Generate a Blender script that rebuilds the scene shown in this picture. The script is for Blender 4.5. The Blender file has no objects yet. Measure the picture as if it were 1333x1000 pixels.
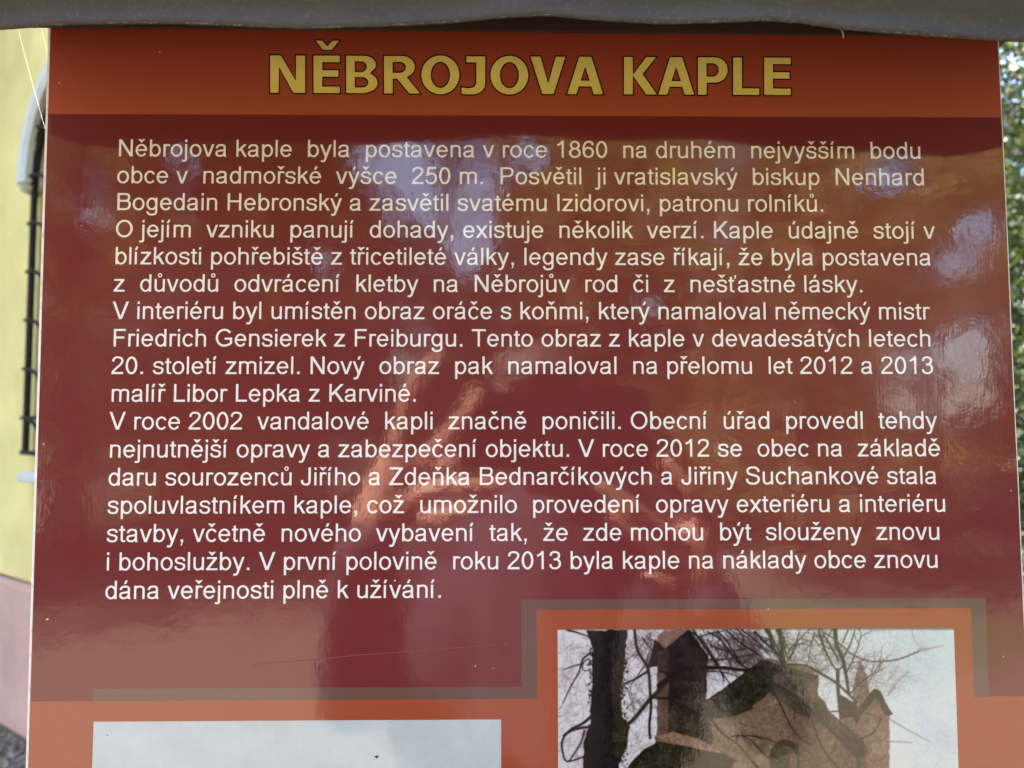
import bpy, bmesh, math, random
import numpy as np
from mathutils import Vector, Matrix, noise
from mathutils.geometry import tessellate_polygon

random.seed(4); rng = np.random.default_rng(7)
R = math.radians
S = bpy.context.scene
COL = S.collection

# ------------------------------------------------------------------ camera
EYE = 1.55                                   # eye height above the ground, metres
PITCH, YAW, ROLL = 0.054713, -0.011401, 0.001023
CAM = np.array([-0.013488, -0.379503, EYE])
F_PX = 963.0                                 # focal length in pixels of the 1333 px wide picture
def rot(a, b, c):
    ca, sa, cb, sb, cc, sc = math.cos(a), math.sin(a), math.cos(b), math.sin(b), math.cos(c), math.sin(c)
    Rx = np.array([[1, 0, 0], [0, ca, -sa], [0, sa, ca]])
    Rz = np.array([[cb, -sb, 0], [sb, cb, 0], [0, 0, 1]])
    Ry = np.array([[cc, 0, sc], [0, 1, 0], [-sc, 0, cc]])
    return Rz @ Rx @ Ry
RC = rot(PITCH, YAW, ROLL)
cd = bpy.data.cameras.new('camera'); cam = bpy.data.objects.new('camera', cd); COL.objects.link(cam)
cd.sensor_width = 36; cd.lens = F_PX / 1333 * 36; cd.clip_start = 0.01; cd.clip_end = 500
M = Matrix([[RC[0][0], RC[0][2], -RC[0][1], CAM[0]],
            [RC[1][0], RC[1][2], -RC[1][1], CAM[1]],
            [RC[2][0], RC[2][2], -RC[2][1], CAM[2]], [0, 0, 0, 1]])
cam.matrix_world = M
cd.dof.use_dof = True; cd.dof.focus_distance = 0.385; cd.dof.aperture_fstop = 11.0
S.camera = cam

# ------------------------------------------------------------------ light
SUN = Vector((-0.60, 0.22, 0.77)).normalized()
w = bpy.data.worlds.new('World'); S.world = w; w.use_nodes = True
nt = w.node_tree; nt.nodes.clear()
sky = nt.nodes.new('ShaderNodeTexSky'); sky.sky_type = 'NISHITA'; sky.sun_disc = False
sky.sun_elevation = math.asin(SUN.z); sky.sun_rotation = math.atan2(SUN.x, SUN.y)
sky.air_density = 1.0; sky.dust_density = 2.0; sky.ozone_density = 0.4
bg = nt.nodes.new('ShaderNodeBackground'); bg.inputs[1].default_value = 0.12
wo = nt.nodes.new('ShaderNodeOutputWorld')
nt.links.new(sky.outputs[0], bg.inputs[0]); nt.links.new(bg.outputs[0], wo.inputs[0])
sl = bpy.data.lights.new('sun', 'SUN'); sl.energy = 5.0; sl.angle = R(0.5); sl.color = (1.0, 0.95, 0.88)
so = bpy.data.objects.new('sun', sl); COL.objects.link(so)
so.rotation_euler = (-SUN).to_track_quat('-Z', 'Y').to_euler(); so.location = (-6, 2, 9)
vs = S.view_settings; vs.view_transform = 'Standard'; vs.look = 'None'; vs.gamma = 1; vs.exposure = 3.4
S.cycles.max_bounces = 8; S.cycles.diffuse_bounces = 4; S.cycles.caustics_reflective = False

# ------------------------------------------------------------------ helpers
def ray(px, py):
    return RC @ np.array([(px - 666.5) / F_PX, 1.0, -(py - 500) / F_PX])
def bd(px, py):
    """point of the board's plane y=0 seen at a pixel of the photograph -> (x, z)"""
    d = ray(px, py); t = -CAM[1] / d[1]; P = CAM + t * d
    return float(P[0]), float(P[2])
def topix(x, y, z):
    q = RC.T @ (np.array([x, y, z]) - CAM)
    return 666.5 + F_PX * q[0] / q[1], 500 - F_PX * q[2] / q[1]
def mirror_pt(px, py, y):
    """point at depth y in front of the board whose mirror image in the board is seen at a pixel"""
    d = ray(px, py); d = np.array([d[0], -d[1], d[2]]); C = np.array([CAM[0], -CAM[1], CAM[2]])
    t = (y - C[1]) / d[1]; P = C + t * d
    return Vector(P)

def mesh_obj(name, verts, faces, mat=None, parent=None, smooth=False):
    me = bpy.data.meshes.new(name); me.from_pydata([tuple(v) for v in verts], [], faces); me.update()
    o = bpy.data.objects.new(name, me); COL.objects.link(o)
    if mat: me.materials.append(mat)
    if parent: o.parent = parent
    if smooth: me.polygons.foreach_set('use_smooth', [True] * len(me.polygons))
    return o
def quads_obj(name, V, mat=None, parent=None, attr=None):
    """V: (n,4,3) array of quads"""
    n = len(V); me = bpy.data.meshes.new(name)
    me.vertices.add(n * 4); me.vertices.foreach_set('co', V.astype(np.float32).reshape(-1))
    me.loops.add(n * 4); me.loops.foreach_set('vertex_index', np.arange(n * 4, dtype=np.int32))
    me.polygons.add(n); me.polygons.foreach_set('loop_start', np.arange(0, n * 4, 4, dtype=np.int32))
    me.polygons.foreach_set('loop_total', np.full(n, 4, dtype=np.int32))
    if attr is not None:
        a = me.attributes.new('tint', 'FLOAT', 'POINT'); a.data.foreach_set('value', np.repeat(attr, 4).astype(np.float32))
    me.update(calc_edges=True); me.validate()
    o = bpy.data.objects.new(name, me); COL.objects.link(o)
    if mat: me.materials.append(mat)
    if parent: o.parent = parent
    return o
def bm_obj(name, bm, mat=None, parent=None, smooth=False):
    me = bpy.data.meshes.new(name); bm.normal_update(); bm.to_mesh(me); bm.free()
    o = bpy.data.objects.new(name, me); COL.objects.link(o)
    if mat: me.materials.append(mat)
    if parent: o.parent = parent
    if smooth: me.polygons.foreach_set('use_smooth', [True] * len(me.polygons))
    return o
def empty(name, loc=(0, 0, 0)):
    o = bpy.data.objects.new(name, None); COL.objects.link(o); o.location = loc; o.empty_display_size = .05
    return o
def tag(o, label=None, cat=None, group=None, kind=None):
    if label: o['label'] = label
    if cat: o['category'] = cat
    if group: o['group'] = group
    if kind: o['kind'] = kind
    return o
def box_bm(x0, x1, y0, y1, z0, z1, bevel=0, bm=None):
    bm = bm or bmesh.new()
    r = bmesh.ops.create_cube(bm, size=1)
    for v in r['verts']:
        v.co = Vector(((x0 + x1) / 2 + v.co.x * (x1 - x0), (y0 + y1) / 2 + v.co.y * (y1 - y0), (z0 + z1) / 2 + v.co.z * (z1 - z0)))
    if bevel:
        bmesh.ops.bevel(bm, geom=list({e for v in r['verts'] for e in v.link_edges}), offset=bevel, segments=2, affect='EDGES')
    return bm
def tube_bm(pts, rad, seg=8, bm=None):
    bm = bm or bmesh.new(); rings = []
    pts = [Vector(p) for p in pts]
    for i, p in enumerate(pts):
        t = (pts[min(i + 1, len(pts) - 1)] - pts[max(i - 1, 0)]).normalized()
        a = t.cross(Vector((0, 0, 1)) if abs(t.z) < .9 else Vector((0, 1, 0))).normalized(); b = t.cross(a)
        r = rad[i] if hasattr(rad, '__len__') else rad
        rings.append([bm.verts.new(p + a * r * math.cos(k * 2 * math.pi / seg) + b * r * math.sin(k * 2 * math.pi / seg)) for k in range(seg)])
    for A, B in zip(rings, rings[1:]):
        for k in range(seg): bm.faces.new((A[k], A[(k + 1) % seg], B[(k + 1) % seg], B[k]))
    bm.faces.new(rings[0][::-1]); bm.faces.new(rings[-1])
    return bm

# ------------------------------------------------------------------ materials
class NT:
    def __init__(s, name):
        s.m = bpy.data.materials.new(name); s.m.use_nodes = True; s.t = s.m.node_tree; s.t.nodes.clear()
        s.out = s.n('ShaderNodeOutputMaterial'); s.p = s.n('ShaderNodeBsdfPrincipled'); s.l(s.p.outputs[0], s.out.inputs[0])
    def n(s, t, **k):
        o = s.t.nodes.new(t)
        for a, v in k.items(): setattr(o, a, v)
        return o
    def l(s, a, b): s.t.links.new(a, b)
    def pos(s, scale=(1, 1, 1)):
        g = s.n('ShaderNodeNewGeometry'); m = s.n('ShaderNodeMapping'); m.inputs['Scale'].default_value = scale
        s.l(g.outputs['Position'], m.inputs['Vector']); return m.outputs[0]
    def noise(s, sc, det=3, vec=None, rough=.5):
        o = s.n('ShaderNodeTexNoise'); o.inputs['Scale'].default_value = sc; o.inputs['Detail'].default_value = det
        o.inputs['Roughness'].default_value = rough
        s.l(vec if vec is not None else s.pos(), o.inputs['Vector']); return o.outputs['Fac']
    def ramp(s, fac, stops):
        o = s.n('ShaderNodeValToRGB'); e = o.color_ramp.elements
        while len(e) < len(stops): e.new(.5)
        for q, (p, c) in zip(e, stops): q.position = p; q.color = (*c, 1)
        s.l(fac, o.inputs[0]); return o.outputs[0]
    def math(s, op, a, b=0.0, c=None):
        o = s.n('ShaderNodeMath', operation=op)
        for i, v in enumerate((a, b) if c is None else (a, b, c)):
            if hasattr(v, 'is_linked'): s.l(v, o.inputs[i])
            else: o.inputs[i].default_value = v
        return o.outputs[0]
    def mix(s, fac, a, b, bt='MIX'):
        o = s.n('ShaderNodeMix', data_type='RGBA', blend_type=bt)
        for i, v in ((0, fac), (6, a), (7, b)):
            if hasattr(v, 'is_linked'): s.l(v, o.inputs[i])
            else: o.inputs[i].default_value = v if i == 0 else (*v, 1)
        return o.outputs[2]
    def bump(s, h, dist, strength=1.0, nrm=None):
        o = s.n('ShaderNodeBump'); o.inputs['Distance'].default_value = dist; o.inputs['Strength'].default_value = strength
        s.l(h, o.inputs['Height'])
        if nrm is not None: s.l(nrm, o.inputs['Normal'])
        return o.outputs[0]

def film_mat(name, color, color_socket=None):
    """glossy laminated print; colour only differs, the film's ripples run on through all of them"""
    q = NT(name)
    grain = q.noise(1400, 2)
    base = color_socket(q) if color_socket else None
    if base is None:
        base = q.mix(grain, tuple(c * .90 for c in color), tuple(min(1, c * 1.10) for c in color))
    q.l(base, q.p.inputs['Base Color'])
    # faint greasy smears change the gloss
    sm = q.math('MULTIPLY_ADD', q.noise(70, 5, q.pos((1, 1, .12)), rough=.7), .45, q.math('MULTIPLY', q.noise(9, 4), .6))
    q.l(q.ramp(sm, [(.35, (.03,) * 3), (.75, (.11,) * 3)]), q.p.inputs['Roughness'])
    q.p.inputs['IOR'].default_value = 1.72
    v = q.pos()
    b1 = q.bump(q.noise(24, 2, v), 0.00022)                     # slow waves of the sheet
    b2 = q.bump(q.noise(150, 3, v), 0.000045, nrm=b1)           # orange peel
    b3 = q.bump(q.noise(800, 2, v), 0.000008, nrm=b2)
    wv = q.noise(700, 1, q.pos((1, 1, .10)))                   # vertical weave
    b4 = q.bump(wv, 0.000008, nrm=b3)
    q.l(b4, q.p.inputs['Normal'])
    return q.m

MAROON = (0.172, 0.030, 0.031); ORANGE = (0.34, 0.080, 0.036); TAUPE = (0.150, 0.080, 0.066)
def header_col(q):
    g = q.n('ShaderNodeNewGeometry'); sx = q.n('ShaderNodeSeparateXYZ'); q.l(g.outputs['Position'], sx.inputs[0])
    z0, z1 = bd(650, 151)[1], bd(650, 42)[1]
    f = q.math('DIVIDE', q.math('SUBTRACT', sx.outputs[2], z0), z1 - z0)
    return q.ramp(f, [(0, (.42, .104, .050)), (.45, (.355, .074, .038)), (1, (.28, .044, .028))])
def gold_col(q):
    g = q.n('ShaderNodeNewGeometry'); sx = q.n('ShaderNodeSeparateXYZ'); q.l(g.outputs['Position'], sx.inputs[0])
    z0, z1 = bd(650, 124)[1], bd(650, 72)[1]
    f = q.math('DIVIDE', q.math('SUBTRACT', sx.outputs[2], z0), z1 - z0)
    return q.ramp(f, [(0, (.80, .69, .17)), (.5, (.85, .75, .23)), (1, (.74, .65, .20))])
m_maroon = film_mat('print_maroon', MAROON)
m_orange = film_mat('print_orange', ORANGE)
m_taupe = film_mat('print_taupe', TAUPE)
m_header = film_mat('print_header', None, header_col)
m_gold = film_mat('print_gold', None, gold_col)
m_outline = film_mat('print_dark_outline', (.022, .006, .006))
m_cream = film_mat('print_cream_lettering', (.90, .90, .89))
def blank_col(q):
    return q.mix(q.ramp(q.noise(22, 5, rough=.75), [(.35, (0,) * 3), (.7, (1,) * 3)]), (.46, .53, .56), (.56, .645, .685))
m_blank = film_mat('print_pale', None, blank_col)
def photo_col(q):
    a = q.n('ShaderNodeVertexColor'); a.layer_name = 'print'; return a.outputs[0]
m_photo = film_mat('print_photo', None, photo_col)
q = NT('white_core'); q.l(q.ramp(q.noise(120, 3), [(.3, (.66, .64, .60)), (.5, (.90, .89, .86))]), q.p.inputs['Base Color']); q.p.inputs['Roughness'].default_value = .6; m_core = q.m

q = NT('roofing_sheet')
c1 = q.ramp(q.noise(35, 6, q.pos((.35, 1, 1)), rough=.65), [(.3, (.044, .046, .062)), (.55, (.066, .070, .092)), (.8, (.094, .099, .126))])
c2 = q.mix(q.ramp(q.noise(420, 3, rough=.7), [(.55, (0, 0, 0)), (.8, (1, 1, 1))]), c1, (.12, .125, .13))
q.l(c2, q.p.inputs['Base Color']); q.p.inputs['Roughness'].default_value = .62
q.l(q.bump(q.noise(160, 6, q.pos((.6, 1, 1)), rough=.75), .0010), q.p.inputs['Normal']); m_roof = q.m
q = NT('worn_edge'); q.l(q.ramp(q.noise(500, 4, rough=.8), [(.45, (.06, .055, .05)), (.62, (.30, .28, .24))]), q.p.inputs['Base Color']); q.p.inputs['Roughness'].default_value = .8; m_edge = q.m
q = NT('dark_wood')
g = q.noise(60, 6, q.pos((.08, 1, 1)))
q.l(q.ramp(g, [(.3, (.020, .010, .006)), (.7, (.050, .026, .015))]), q.p.inputs['Base Color']); q.p.inputs['Roughness'].default_value = .7
q.l(q.bump(g, .0008), q.p.inputs['Normal']); m_wood = q.m
def plain(name, col, rough=.6, var=.15, sc=20, bump=None, det=4):
    q = NT(name)
    q.l(q.ramp(q.noise(sc, det), [(.3, tuple(c * (1 - var) for c in col)), (.7, tuple(min(1, c * (1 + var)) for c in col))]), q.p.inputs['Base Color'])
    q.p.inputs['Roughness'].default_value = rough
    if bump: q.l(q.bump(q.noise(bump[0], 5), bump[1]), q.p.inputs['Normal'])
    return q.m
m_yellow = plain('yellow_render', (.69, .61, .265), .9, .10, 3, (90, .004))
m_pink = plain('pink_plinth', (.50, .32, .275), .9, .14, 4, (90, .004))
m_whitep = plain('white_paint', (.50, .53, .52), .7, .10, 12, (60, .003))
m_iron = plain('black_iron', (.022, .021, .020), .85, .3, 60); m_iron.node_tree.nodes['Principled BSDF'].inputs['Specular IOR Level'].default_value = .15
m_glass = plain('dark_window_glass', (.02, .022, .025), .08, .2, 5)
m_slate = plain('roof_slate', (.09, .08, .08), .7, .2, 8)
m_bark = plain('bark', (.12, .09, .065), .9, .35, 9, (30, .02))
m_stone = plain('gravel', (.20, .175, .15), .9, .45, 60)
q = NT('spider_silk'); tr_ = q.n('ShaderNodeBsdfTranslucent'); tr_.inputs[0].default_value = (.97, .96, .88, 1); q.p.inputs['Base Color'].default_value = (.97, .96, .9, 1)
mx_ = q.n('ShaderNodeMixShader'); mx_.inputs[0].default_value = .6; q.l(q.p.outputs[0], mx_.inputs[1]); q.l(tr_.outputs[0], mx_.inputs[2]); q.l(mx_.outputs[0], q.out.inputs[0]); m_silk = q.m
m_husk = plain('dry_husk', (.22, .17, .10), .8, .3, 900)
m_dirt = plain('dirt', (.05, .03, .02), .8, .3, 900)
m_fleck = plain('pale_fleck', (.75, .6, .45), .6, .2, 900)
q = NT('earth_ground')
gcol = q.mix(q.ramp(q.noise(.5, 5), [(.42, (0,) * 3), (.6, (1,) * 3)]),
             q.ramp(q.noise(25, 6, rough=.7), [(.3, (.07, .055, .04)), (.7, (.20, .165, .125))]),
             q.ramp(q.noise(18, 6, rough=.7), [(.3, (.035, .05, .012)), (.7, (.10, .12, .035))]))
q.l(gcol, q.p.inputs['Base Color']); q.p.inputs['Roughness'].default_value = .95
q.l(q.bump(q.noise(40, 6, rough=.7), .03), q.p.inputs['Normal']); m_ground = q.m
def leaf_mat(name, dark, light):
    q = NT(name)
    a = q.n('ShaderNodeAttribute', attribute_name='tint')
    c = q.ramp(a.outputs['Fac'], [(0, dark), (.75, light), (1, tuple(min(1, x * 1.5) for x in light))])
    q.l(c, q.p.inputs['Base Color']); q.p.inputs['Roughness'].default_value = .45
    tr = q.n('ShaderNodeBsdfTranslucent'); q.l(q.mix(1.0, c, (1.6, 1.7, .7), 'MULTIPLY'), tr.inputs[0])
    mx = q.n('ShaderNodeMixShader'); mx.inputs[0].default_value = .35
    q.l(q.p.outputs[0], mx.inputs[1]); q.l(tr.outputs[0], mx.inputs[2]); q.l(mx.outputs[0], q.out.inputs[0])
    return q.m
m_leaf = leaf_mat('leaves_green', (.045, .060, .012), (.16, .17, .04))
m_leaf2 = leaf_mat('leaves_olive', (.08, .062, .018), (.30, .22, .075))
m_leaf4 = leaf_mat('leaves_deep', (.008, .014, .004), (.034, .046, .010))
m_leaf3 = leaf_mat('leaves_dark', (.020, .032, .008), (.07, .085, .020))

# ------------------------------------------------------------------ ground
gr = mesh_obj('ground', [(-120, -120, 0), (120, -120, 0), (120, 120, 0), (-120, 120, 0)], [(0, 1, 2, 3)], m_ground); tag(gr, kind='structure')

q = NT('bounce_path_sand'); q.l(q.ramp(q.noise(30, 6, rough=.7), [(.3, (.085, .066, .044)), (.7, (.145, .112, .074))]), q.p.inputs['Base Color']); q.p.inputs['Roughness'].default_value = .95
q.l(q.bump(q.noise(60, 6, rough=.7), .01), q.p.inputs['Normal']); m_bounce = q.m
pv = [(-14, -1.4 - .25 * math.sin(3), .004)] ; pv = []
for k in range(41):
    x = -14 + 28 * k / 40; pv += [(x, -1.2 + .22 * math.sin(x * .9) + .08 * math.sin(x * 3.1), .004), (x, -7.6 + .5 * math.sin(x * .9 + 1) + min(3.6, 3.6 * max(0, (x + 4) / 3.2) ** 2), .004)]
tag(mesh_obj('bounce_path', pv, [(2 * k, 2 * k + 1, 2 * k + 3, 2 * k + 2) for k in range(40)], m_bounce), kind='structure')  # unseen strip, added to bounce sunlight and mirror brown in the board

# ------------------------------------------------------------------ chapel behind the board
wd = Vector((-0.7955, 0.6060, 0.0)).normalized()            # the wall runs away to the left
def ground_hit(px, py):
    d = ray(px, py); t = -CAM[2] / d[2]; return Vector(CAM + t * d)
A0 = ground_hit(0, 941)
wn = Vector((wd.y, -wd.x, 0)); 
if wn.dot(Vector(CAM) - A0) < 0: wn = -wn                   # towards the viewer
PL = 0.05                                                   # plinth stands proud
def wall_pt(px, py, off=0.0):
    """(s along the wall, z) of a pixel on the wall's plane moved out by off"""
    d = Vector(ray(px, py)); C = Vector(CAM); P0 = A0 - wn * PL + wn * off
    t = (P0 - C).dot(wn) / d.dot(wn); P = C + d * t
    return (P - A0).dot(wd), P.z
chapel = empty('chapel', A0); tag(chapel, 'yellow rendered chapel with pink plinth and barred arched window behind the board', 'chapel')
def W(s, o, z): return wd * s + wn * (o - PL) + Vector((0, 0, z))       # in the chapel's own frame, o = out from the wall face
s_corner = (Vector((0.10, 0, 0)) - A0).dot(wd) ; s_corner = -3.35
def wbox(name, s0, s1, o0, o1, z0, z1, mat, parent=chapel, bevel=0, slope=0):
    bm = box_bm(s0, s1, o0, o1, z0, z1, bevel)
    for v in bm.verts:
        z = v.co.z
        if slope and z > z1 - 1e-4 - bevel and v.co.y > o0 + 1e-3 + (o1 - o0) * .4: z -= slope
        p = W(v.co.x, v.co.y, z); v.co = p
    return bm_obj(name, bm, mat, parent)
# window measures, read along the wall
s_bar, _ = wall_pt(37, 560, .03)
z_bot = wall_pt(32, 589, .03)[1]
s_sill, z_sill = wall_pt(27, 613, .06); 
s_hood, z_spring = wall_pt(24, 250, .05)
s_in, _ = wall_pt(42, 250, .05)
z_sill_b = wall_pt(28, 627, .06)[1]
z_plinth = wall_pt(0, 752, .05)[1]
s_bar += .018; s_win = s_bar - .068
WW = 0.80                                                   # opening width
sc_ = s_win - WW / 2                                         # centre line of the window
# wall with an arched opening: outline polygon with a hole, given thickness
def arch(r, z0, zs, c, n=24, start_low=True):
    pts = [(c - r, z0)] + [(c - r * math.cos(math.pi * k / n), zs + 1.15 * r * math.sin(math.pi * k / n)) for k in range(n + 1)] + [(c + r, z0)]
    return pts
outer = [(s_corner, z_plinth), (3.2, z_plinth), (3.2, 4.6), (s_corner, 4.6)]
hole = arch(WW / 2 - .20, z_bot + .02, z_spring, sc_)
vl = [Vector((a, b, 0)) for a, b in outer + hole]
tris = tessellate_polygon([[Vector((a, b, 0)) for a, b in outer], [Vector((a, b, 0)) for a, b in hole]])
vv = [W(p.x, 0, p.y) for p in vl] + [W(p.x, -.35, p.y) for p in vl]; n_ = len(vl)
ff = [tuple(t) for t in tris] + [tuple(i + n_ for i in t[::-1]) for t in tris]
no = len(outer)
for i in range(no): j = (i + 1) % no; ff.append((i, j, j + n_, i + n_))
for i in range(len(hole)):
    a, b = no + i, no + (i + 1) % len(hole); ff.append((a, b, b + n_, a + n_))
mesh_obj('wall', vv, ff, m_yellow, chapel)
wbox('side_wall', s_corner + .003, s_corner + .35, -4.5, -.352, 0, 4.6, m_yellow)
wbox('wall', 2.85, 3.197, -4.5, -.352, 0, 4.6, m_yellow)
wbox('wall', s_corner + .003, 3.197, -4.85, -4.502, 0, 4.6, m_yellow)
wbox('plinth', s_corner, 3.2, -.34, PL, -.1, z_plinth + .012, m_pink, bevel=.006, slope=.035)
rb = bmesh.new()
pp = [W(s_corner - .3, .3, 4.6), W(3.5, .3, 4.6), W(3.5, -5.1, 4.6), W(s_corner - .3, -5.1, 4.6), W(s_corner + 1.6, -2.4, 6.6), W(1.6, -2.4, 6.6)]
bv = [rb.verts.new(p) for p in pp]
for f in ((0, 1, 5, 4), (1, 2, 5), (2, 3, 4, 5), (3, 0, 4), (3, 2, 1, 0)): rb.faces.new([bv[i] for i in f])
bm_obj('roof', rb, m_slate, chapel)
# window: dark pane deep in the opening, wooden frame
win = wbox('window', s_win - WW + .18, s_win - .18, -.30, -.27, z_bot, z_spring + .52, m_glass)
for k in range(3):
    x = sc_ + (k - 1) * (WW / 2 - .23)
    wbox('frame', x - .025, x + .025, -.268, -.24, z_bot + .03, z_spring + (.40 if k == 1 else .08), m_whitep, win)
# sill
wbox('sill', s_win - WW - .10, s_sill, .002, .085, z_sill_b, z_sill, m_whitep, bevel=.008, slope=.012)
# hood mould: an arched white band, chamfered, ending on small rounded stops
hb = bmesh.new(); prof = [(.0, .0), (.0, .085), (.030, .100), (.075, .100), (.125, .03), (.125, 0.0)]
r_in = (s_in - sc_)
ring = []
nA = 40
for k in range(nA + 1):
    a = math.pi * k / nA
    row = []
    for (dr, o) in prof:
        r = r_in + dr
        row.append(hb.verts.new(W(sc_ - r * math.cos(a), o + .001, z_spring + .012 + 1.15 * r * math.sin(a))))
    ring.append(row)
for A, B in zip(ring, ring[1:]):
    for k in range(len(prof)): hb.faces.new((A[k], A[(k + 1) % len(prof)], B[(k + 1) % len(prof)], B[k]))
hb.faces.new(ring[0]); hb.faces.new(ring[-1][::-1])
hood = bm_obj('hood_mould', hb, m_whitep, chapel)
for sx in (-1, 1):
    x = sc_ + sx * (r_in + .06)
    bm = bmesh.new(); bmesh.ops.create_uvsphere(bm, u_segments=16, v_segments=10, radius=1)
    for v in bm.verts: v.co = W(x + v.co.x * .062, .001 + max(v.co.y, 0) * .095, z_spring + .005 + v.co.z * .045)
    bm_obj('stop', bm, m_whitep, hood, smooth=True)
# iron grille in front of the opening
gl = empty('window_grille'); gl.parent = chapel
z_gt = z_spring + .02
def gbar(x, z0, z1, wdt=.030, o=.022): return wbox('bar', x - wdt / 2, x + wdt / 2, o, o + .024, z0, z1, m_iron, gl)
for k, x in enumerate(np.linspace(s_bar, s_bar - WW - .02 + .0, 3)):
    dx = abs(x - sc_) / (WW / 2 + .05); gbar(x, z_bot, z_spring + 1.15 * (WW / 2) * math.sqrt(max(0, 1 - min(1, dx) ** 2)) + .02, .034 if k in (0, 2) else .018)
wbox('bar', s_bar - WW, s_bar + .017, .0475, .055, z_bot - .012, z_bot + .012, m_iron, gl)
wbox('bar', s_bar - WW, s_bar - .019, .0475, .055, z_bot + .17, z_bot + .19, m_iron, gl)
# scrolls springing from the outer bar
dz_s = (wall_pt(37, 295, .04)[1] - wall_pt(37, 356, .04)[1])
zc = wall_pt(37, 295, .04)[1]
for k in range(-2, 6):
    z0 = zc - k * dz_s
    if z0 < z_bot + .05: continue
    pts = []
    for j in range(13):
        a = math.pi / 2 * j / 12
        pts.append(W(s_bar - .012 - .30 * math.sin(a), .062, z0 - .20 * (1 - math.cos(a))))
    bm_obj('scroll', tube_bm(pts, .010, 6), m_iron, gl, smooth=True)
ap = [W(s_bar - (WW / 2 + .01) * (1 - math.cos(math.pi * k / 24)), .036, z_spring + 1.15 * (WW / 2) * math.sin(math.pi * k / 24)) for k in range(25)]
bm_obj('arch_bar', tube_bm(ap, .024, 8), m_iron, gl, smooth=True)

# gravel in front of the plinth, every stone real but past counting
def gravel(n, c, su, sv):
    ico = bmesh.new(); bmesh.ops.create_icosphere(ico, subdivisions=1, radius=1)
    bv = np.array([v.co[:] for v in ico.verts]); bf = np.array([[v.index for v in f.verts] for f in ico.faces]); ico.free()
    u = rng.uniform(-su[0], su[1], n); v = rng.uniform(sv[0], sv[1], n); r = rng.uniform(.006, .018, n)
    V = bv[None] * (r[:, None, None] * rng.uniform(.6, 1.2, (n, 1, 3))) + rng.normal(0, .0015, (n, len(bv), 3))
    P = np.array(c)[None] + u[:, None] * np.array(wd)[None] + v[:, None] * np.array(wn)[None]; P[:, 2] = r * .35
    V = V + P[:, None]; Fc = bf[None] + (np.arange(n) * len(bv))[:, None, None]
    return mesh_obj('gravel', V.reshape(-1, 3).tolist(), Fc.reshape(-1, 3).tolist(), m_stone)
tag(gravel(5000, A0, (1.6, .5), (0.02, 1.3)), 'dark grey gravel on the ground at the foot of the pink plinth', 'gravel', kind='stuff')

# ------------------------------------------------------------------ the information board
sign = empty('information_board', (0, 0, 0)); tag(sign, 'dark red information board headed NĚBROJOVA KAPLE, with cream lettering under a small grey roof', 'information board')
EDGE_L = [(66.2, 30), (65.2, 60), (62.4, 149), (58.5, 270), (54.6, 400), (51.2, 520), (46.9, 660), (43.2, 780), (39.2, 912), (36.6, 1000), (33.4, 1110)]
EDGE_R = [(1297.6, 30), (1299, 60), (1303.6, 153), (1308.2, 250), (1313.4, 368), (1318.3, 490), (1324.6, 620), (1329.8, 745), (1336, 880), (1342, 1000), (1346, 1110)]
def lerp_edge(E, z):
    P = [bd(*e) for e in E]
    P.sort(key=lambda a: a[1])
    return float(np.interp(z, [p[1] for p in P], [p[0] for p in P]))
zt = bd(650, 30)[1]; zb = bd(650, 1110)[1]; z_or = -0.14129 + EYE + 0.003725; z_hd = 0.15796 + EYE + 0.003725
ZB = EYE + 0.003725
def zsheet(name, y, z0, z1, mat, parent=sign, n=14, dl=0, dr=0):
    V = []; Fs = []
    for i in range(n + 1):
        z = z0 + (z1 - z0) * i / n
        V += [(lerp_edge(EDGE_L, z) - dl, y, z), (lerp_edge(EDGE_R, z) + dr, y, z)]
    for i in range(n): Fs.append((2 * i, 2 * i + 1, 2 * i + 3, 2 * i + 2))
    return mesh_obj(name, V, Fs, mat, parent)
def slab(name, y0, y1, z0, z1, mat, dl, dr, n=14, parent=sign):
    V = []; Fs = []
    for i in range(n + 1):
        z = z0 + (z1 - z0) * i / n; a = lerp_edge(EDGE_L, z) - dl; b = lerp_edge(EDGE_R, z) + dr
        V += [(a, y0, z), (b, y0, z), (b, y1, z), (a, y1, z)]
    for i in range(n):
        for k in range(4): Fs.append((4 * i + k, 4 * i + (k + 1) % 4, 4 * i + 4 + (k + 1) % 4, 4 * i + 4 + k))
    Fs += [(3, 2, 1, 0), (4 * n, 4 * n + 1, 4 * n + 2, 4 * n + 3)]
    return mesh_obj(name, V, Fs, mat, parent)
Y0 = -0.0; LY = 0.00004
slab('backing_panel', 0.0002, 0.006, zb - .002, zt + .006, m_core, .0013, .0006)
panel = slab('print_panel', 0.0, 0.00018, zb, zt, m_maroon, 0, 0)
zsheet('header_band', -LY, z_hd, zt - .001, m_header, n=4)
zsheet('orange_field', -LY, zb + .001, z_or, m_orange, n=5)
def poly(name, pts, y, mat, parent=sign):
    V = [(x, y, z) for x, z in pts]
    T = tessellate_polygon([[Vector((x, z, 0)) for x, z in pts]])
    Fs = []
    for t in T:
        a, b, c = [Vector((V[i][0], V[i][2])) for i in t]
        Fs.append(tuple(t) if (b - a).cross(c - a) > 0 else tuple(t[::-1]))
    return mesh_obj(name, V, Fs, mat, parent)
def X(px, py): return bd(px, py)[0]
def Z(px, py): return bd(px, py)[1]
xr = (X(1266, 850), X(1285.5, 850)); xl = (X(698.7, 850), X(678.7, 850))
zt1, zt0 = Z(980, 792.6), Z(980, 779.6)
zg = Z(400, 895.3); xg = X(120.5, 905)
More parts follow.
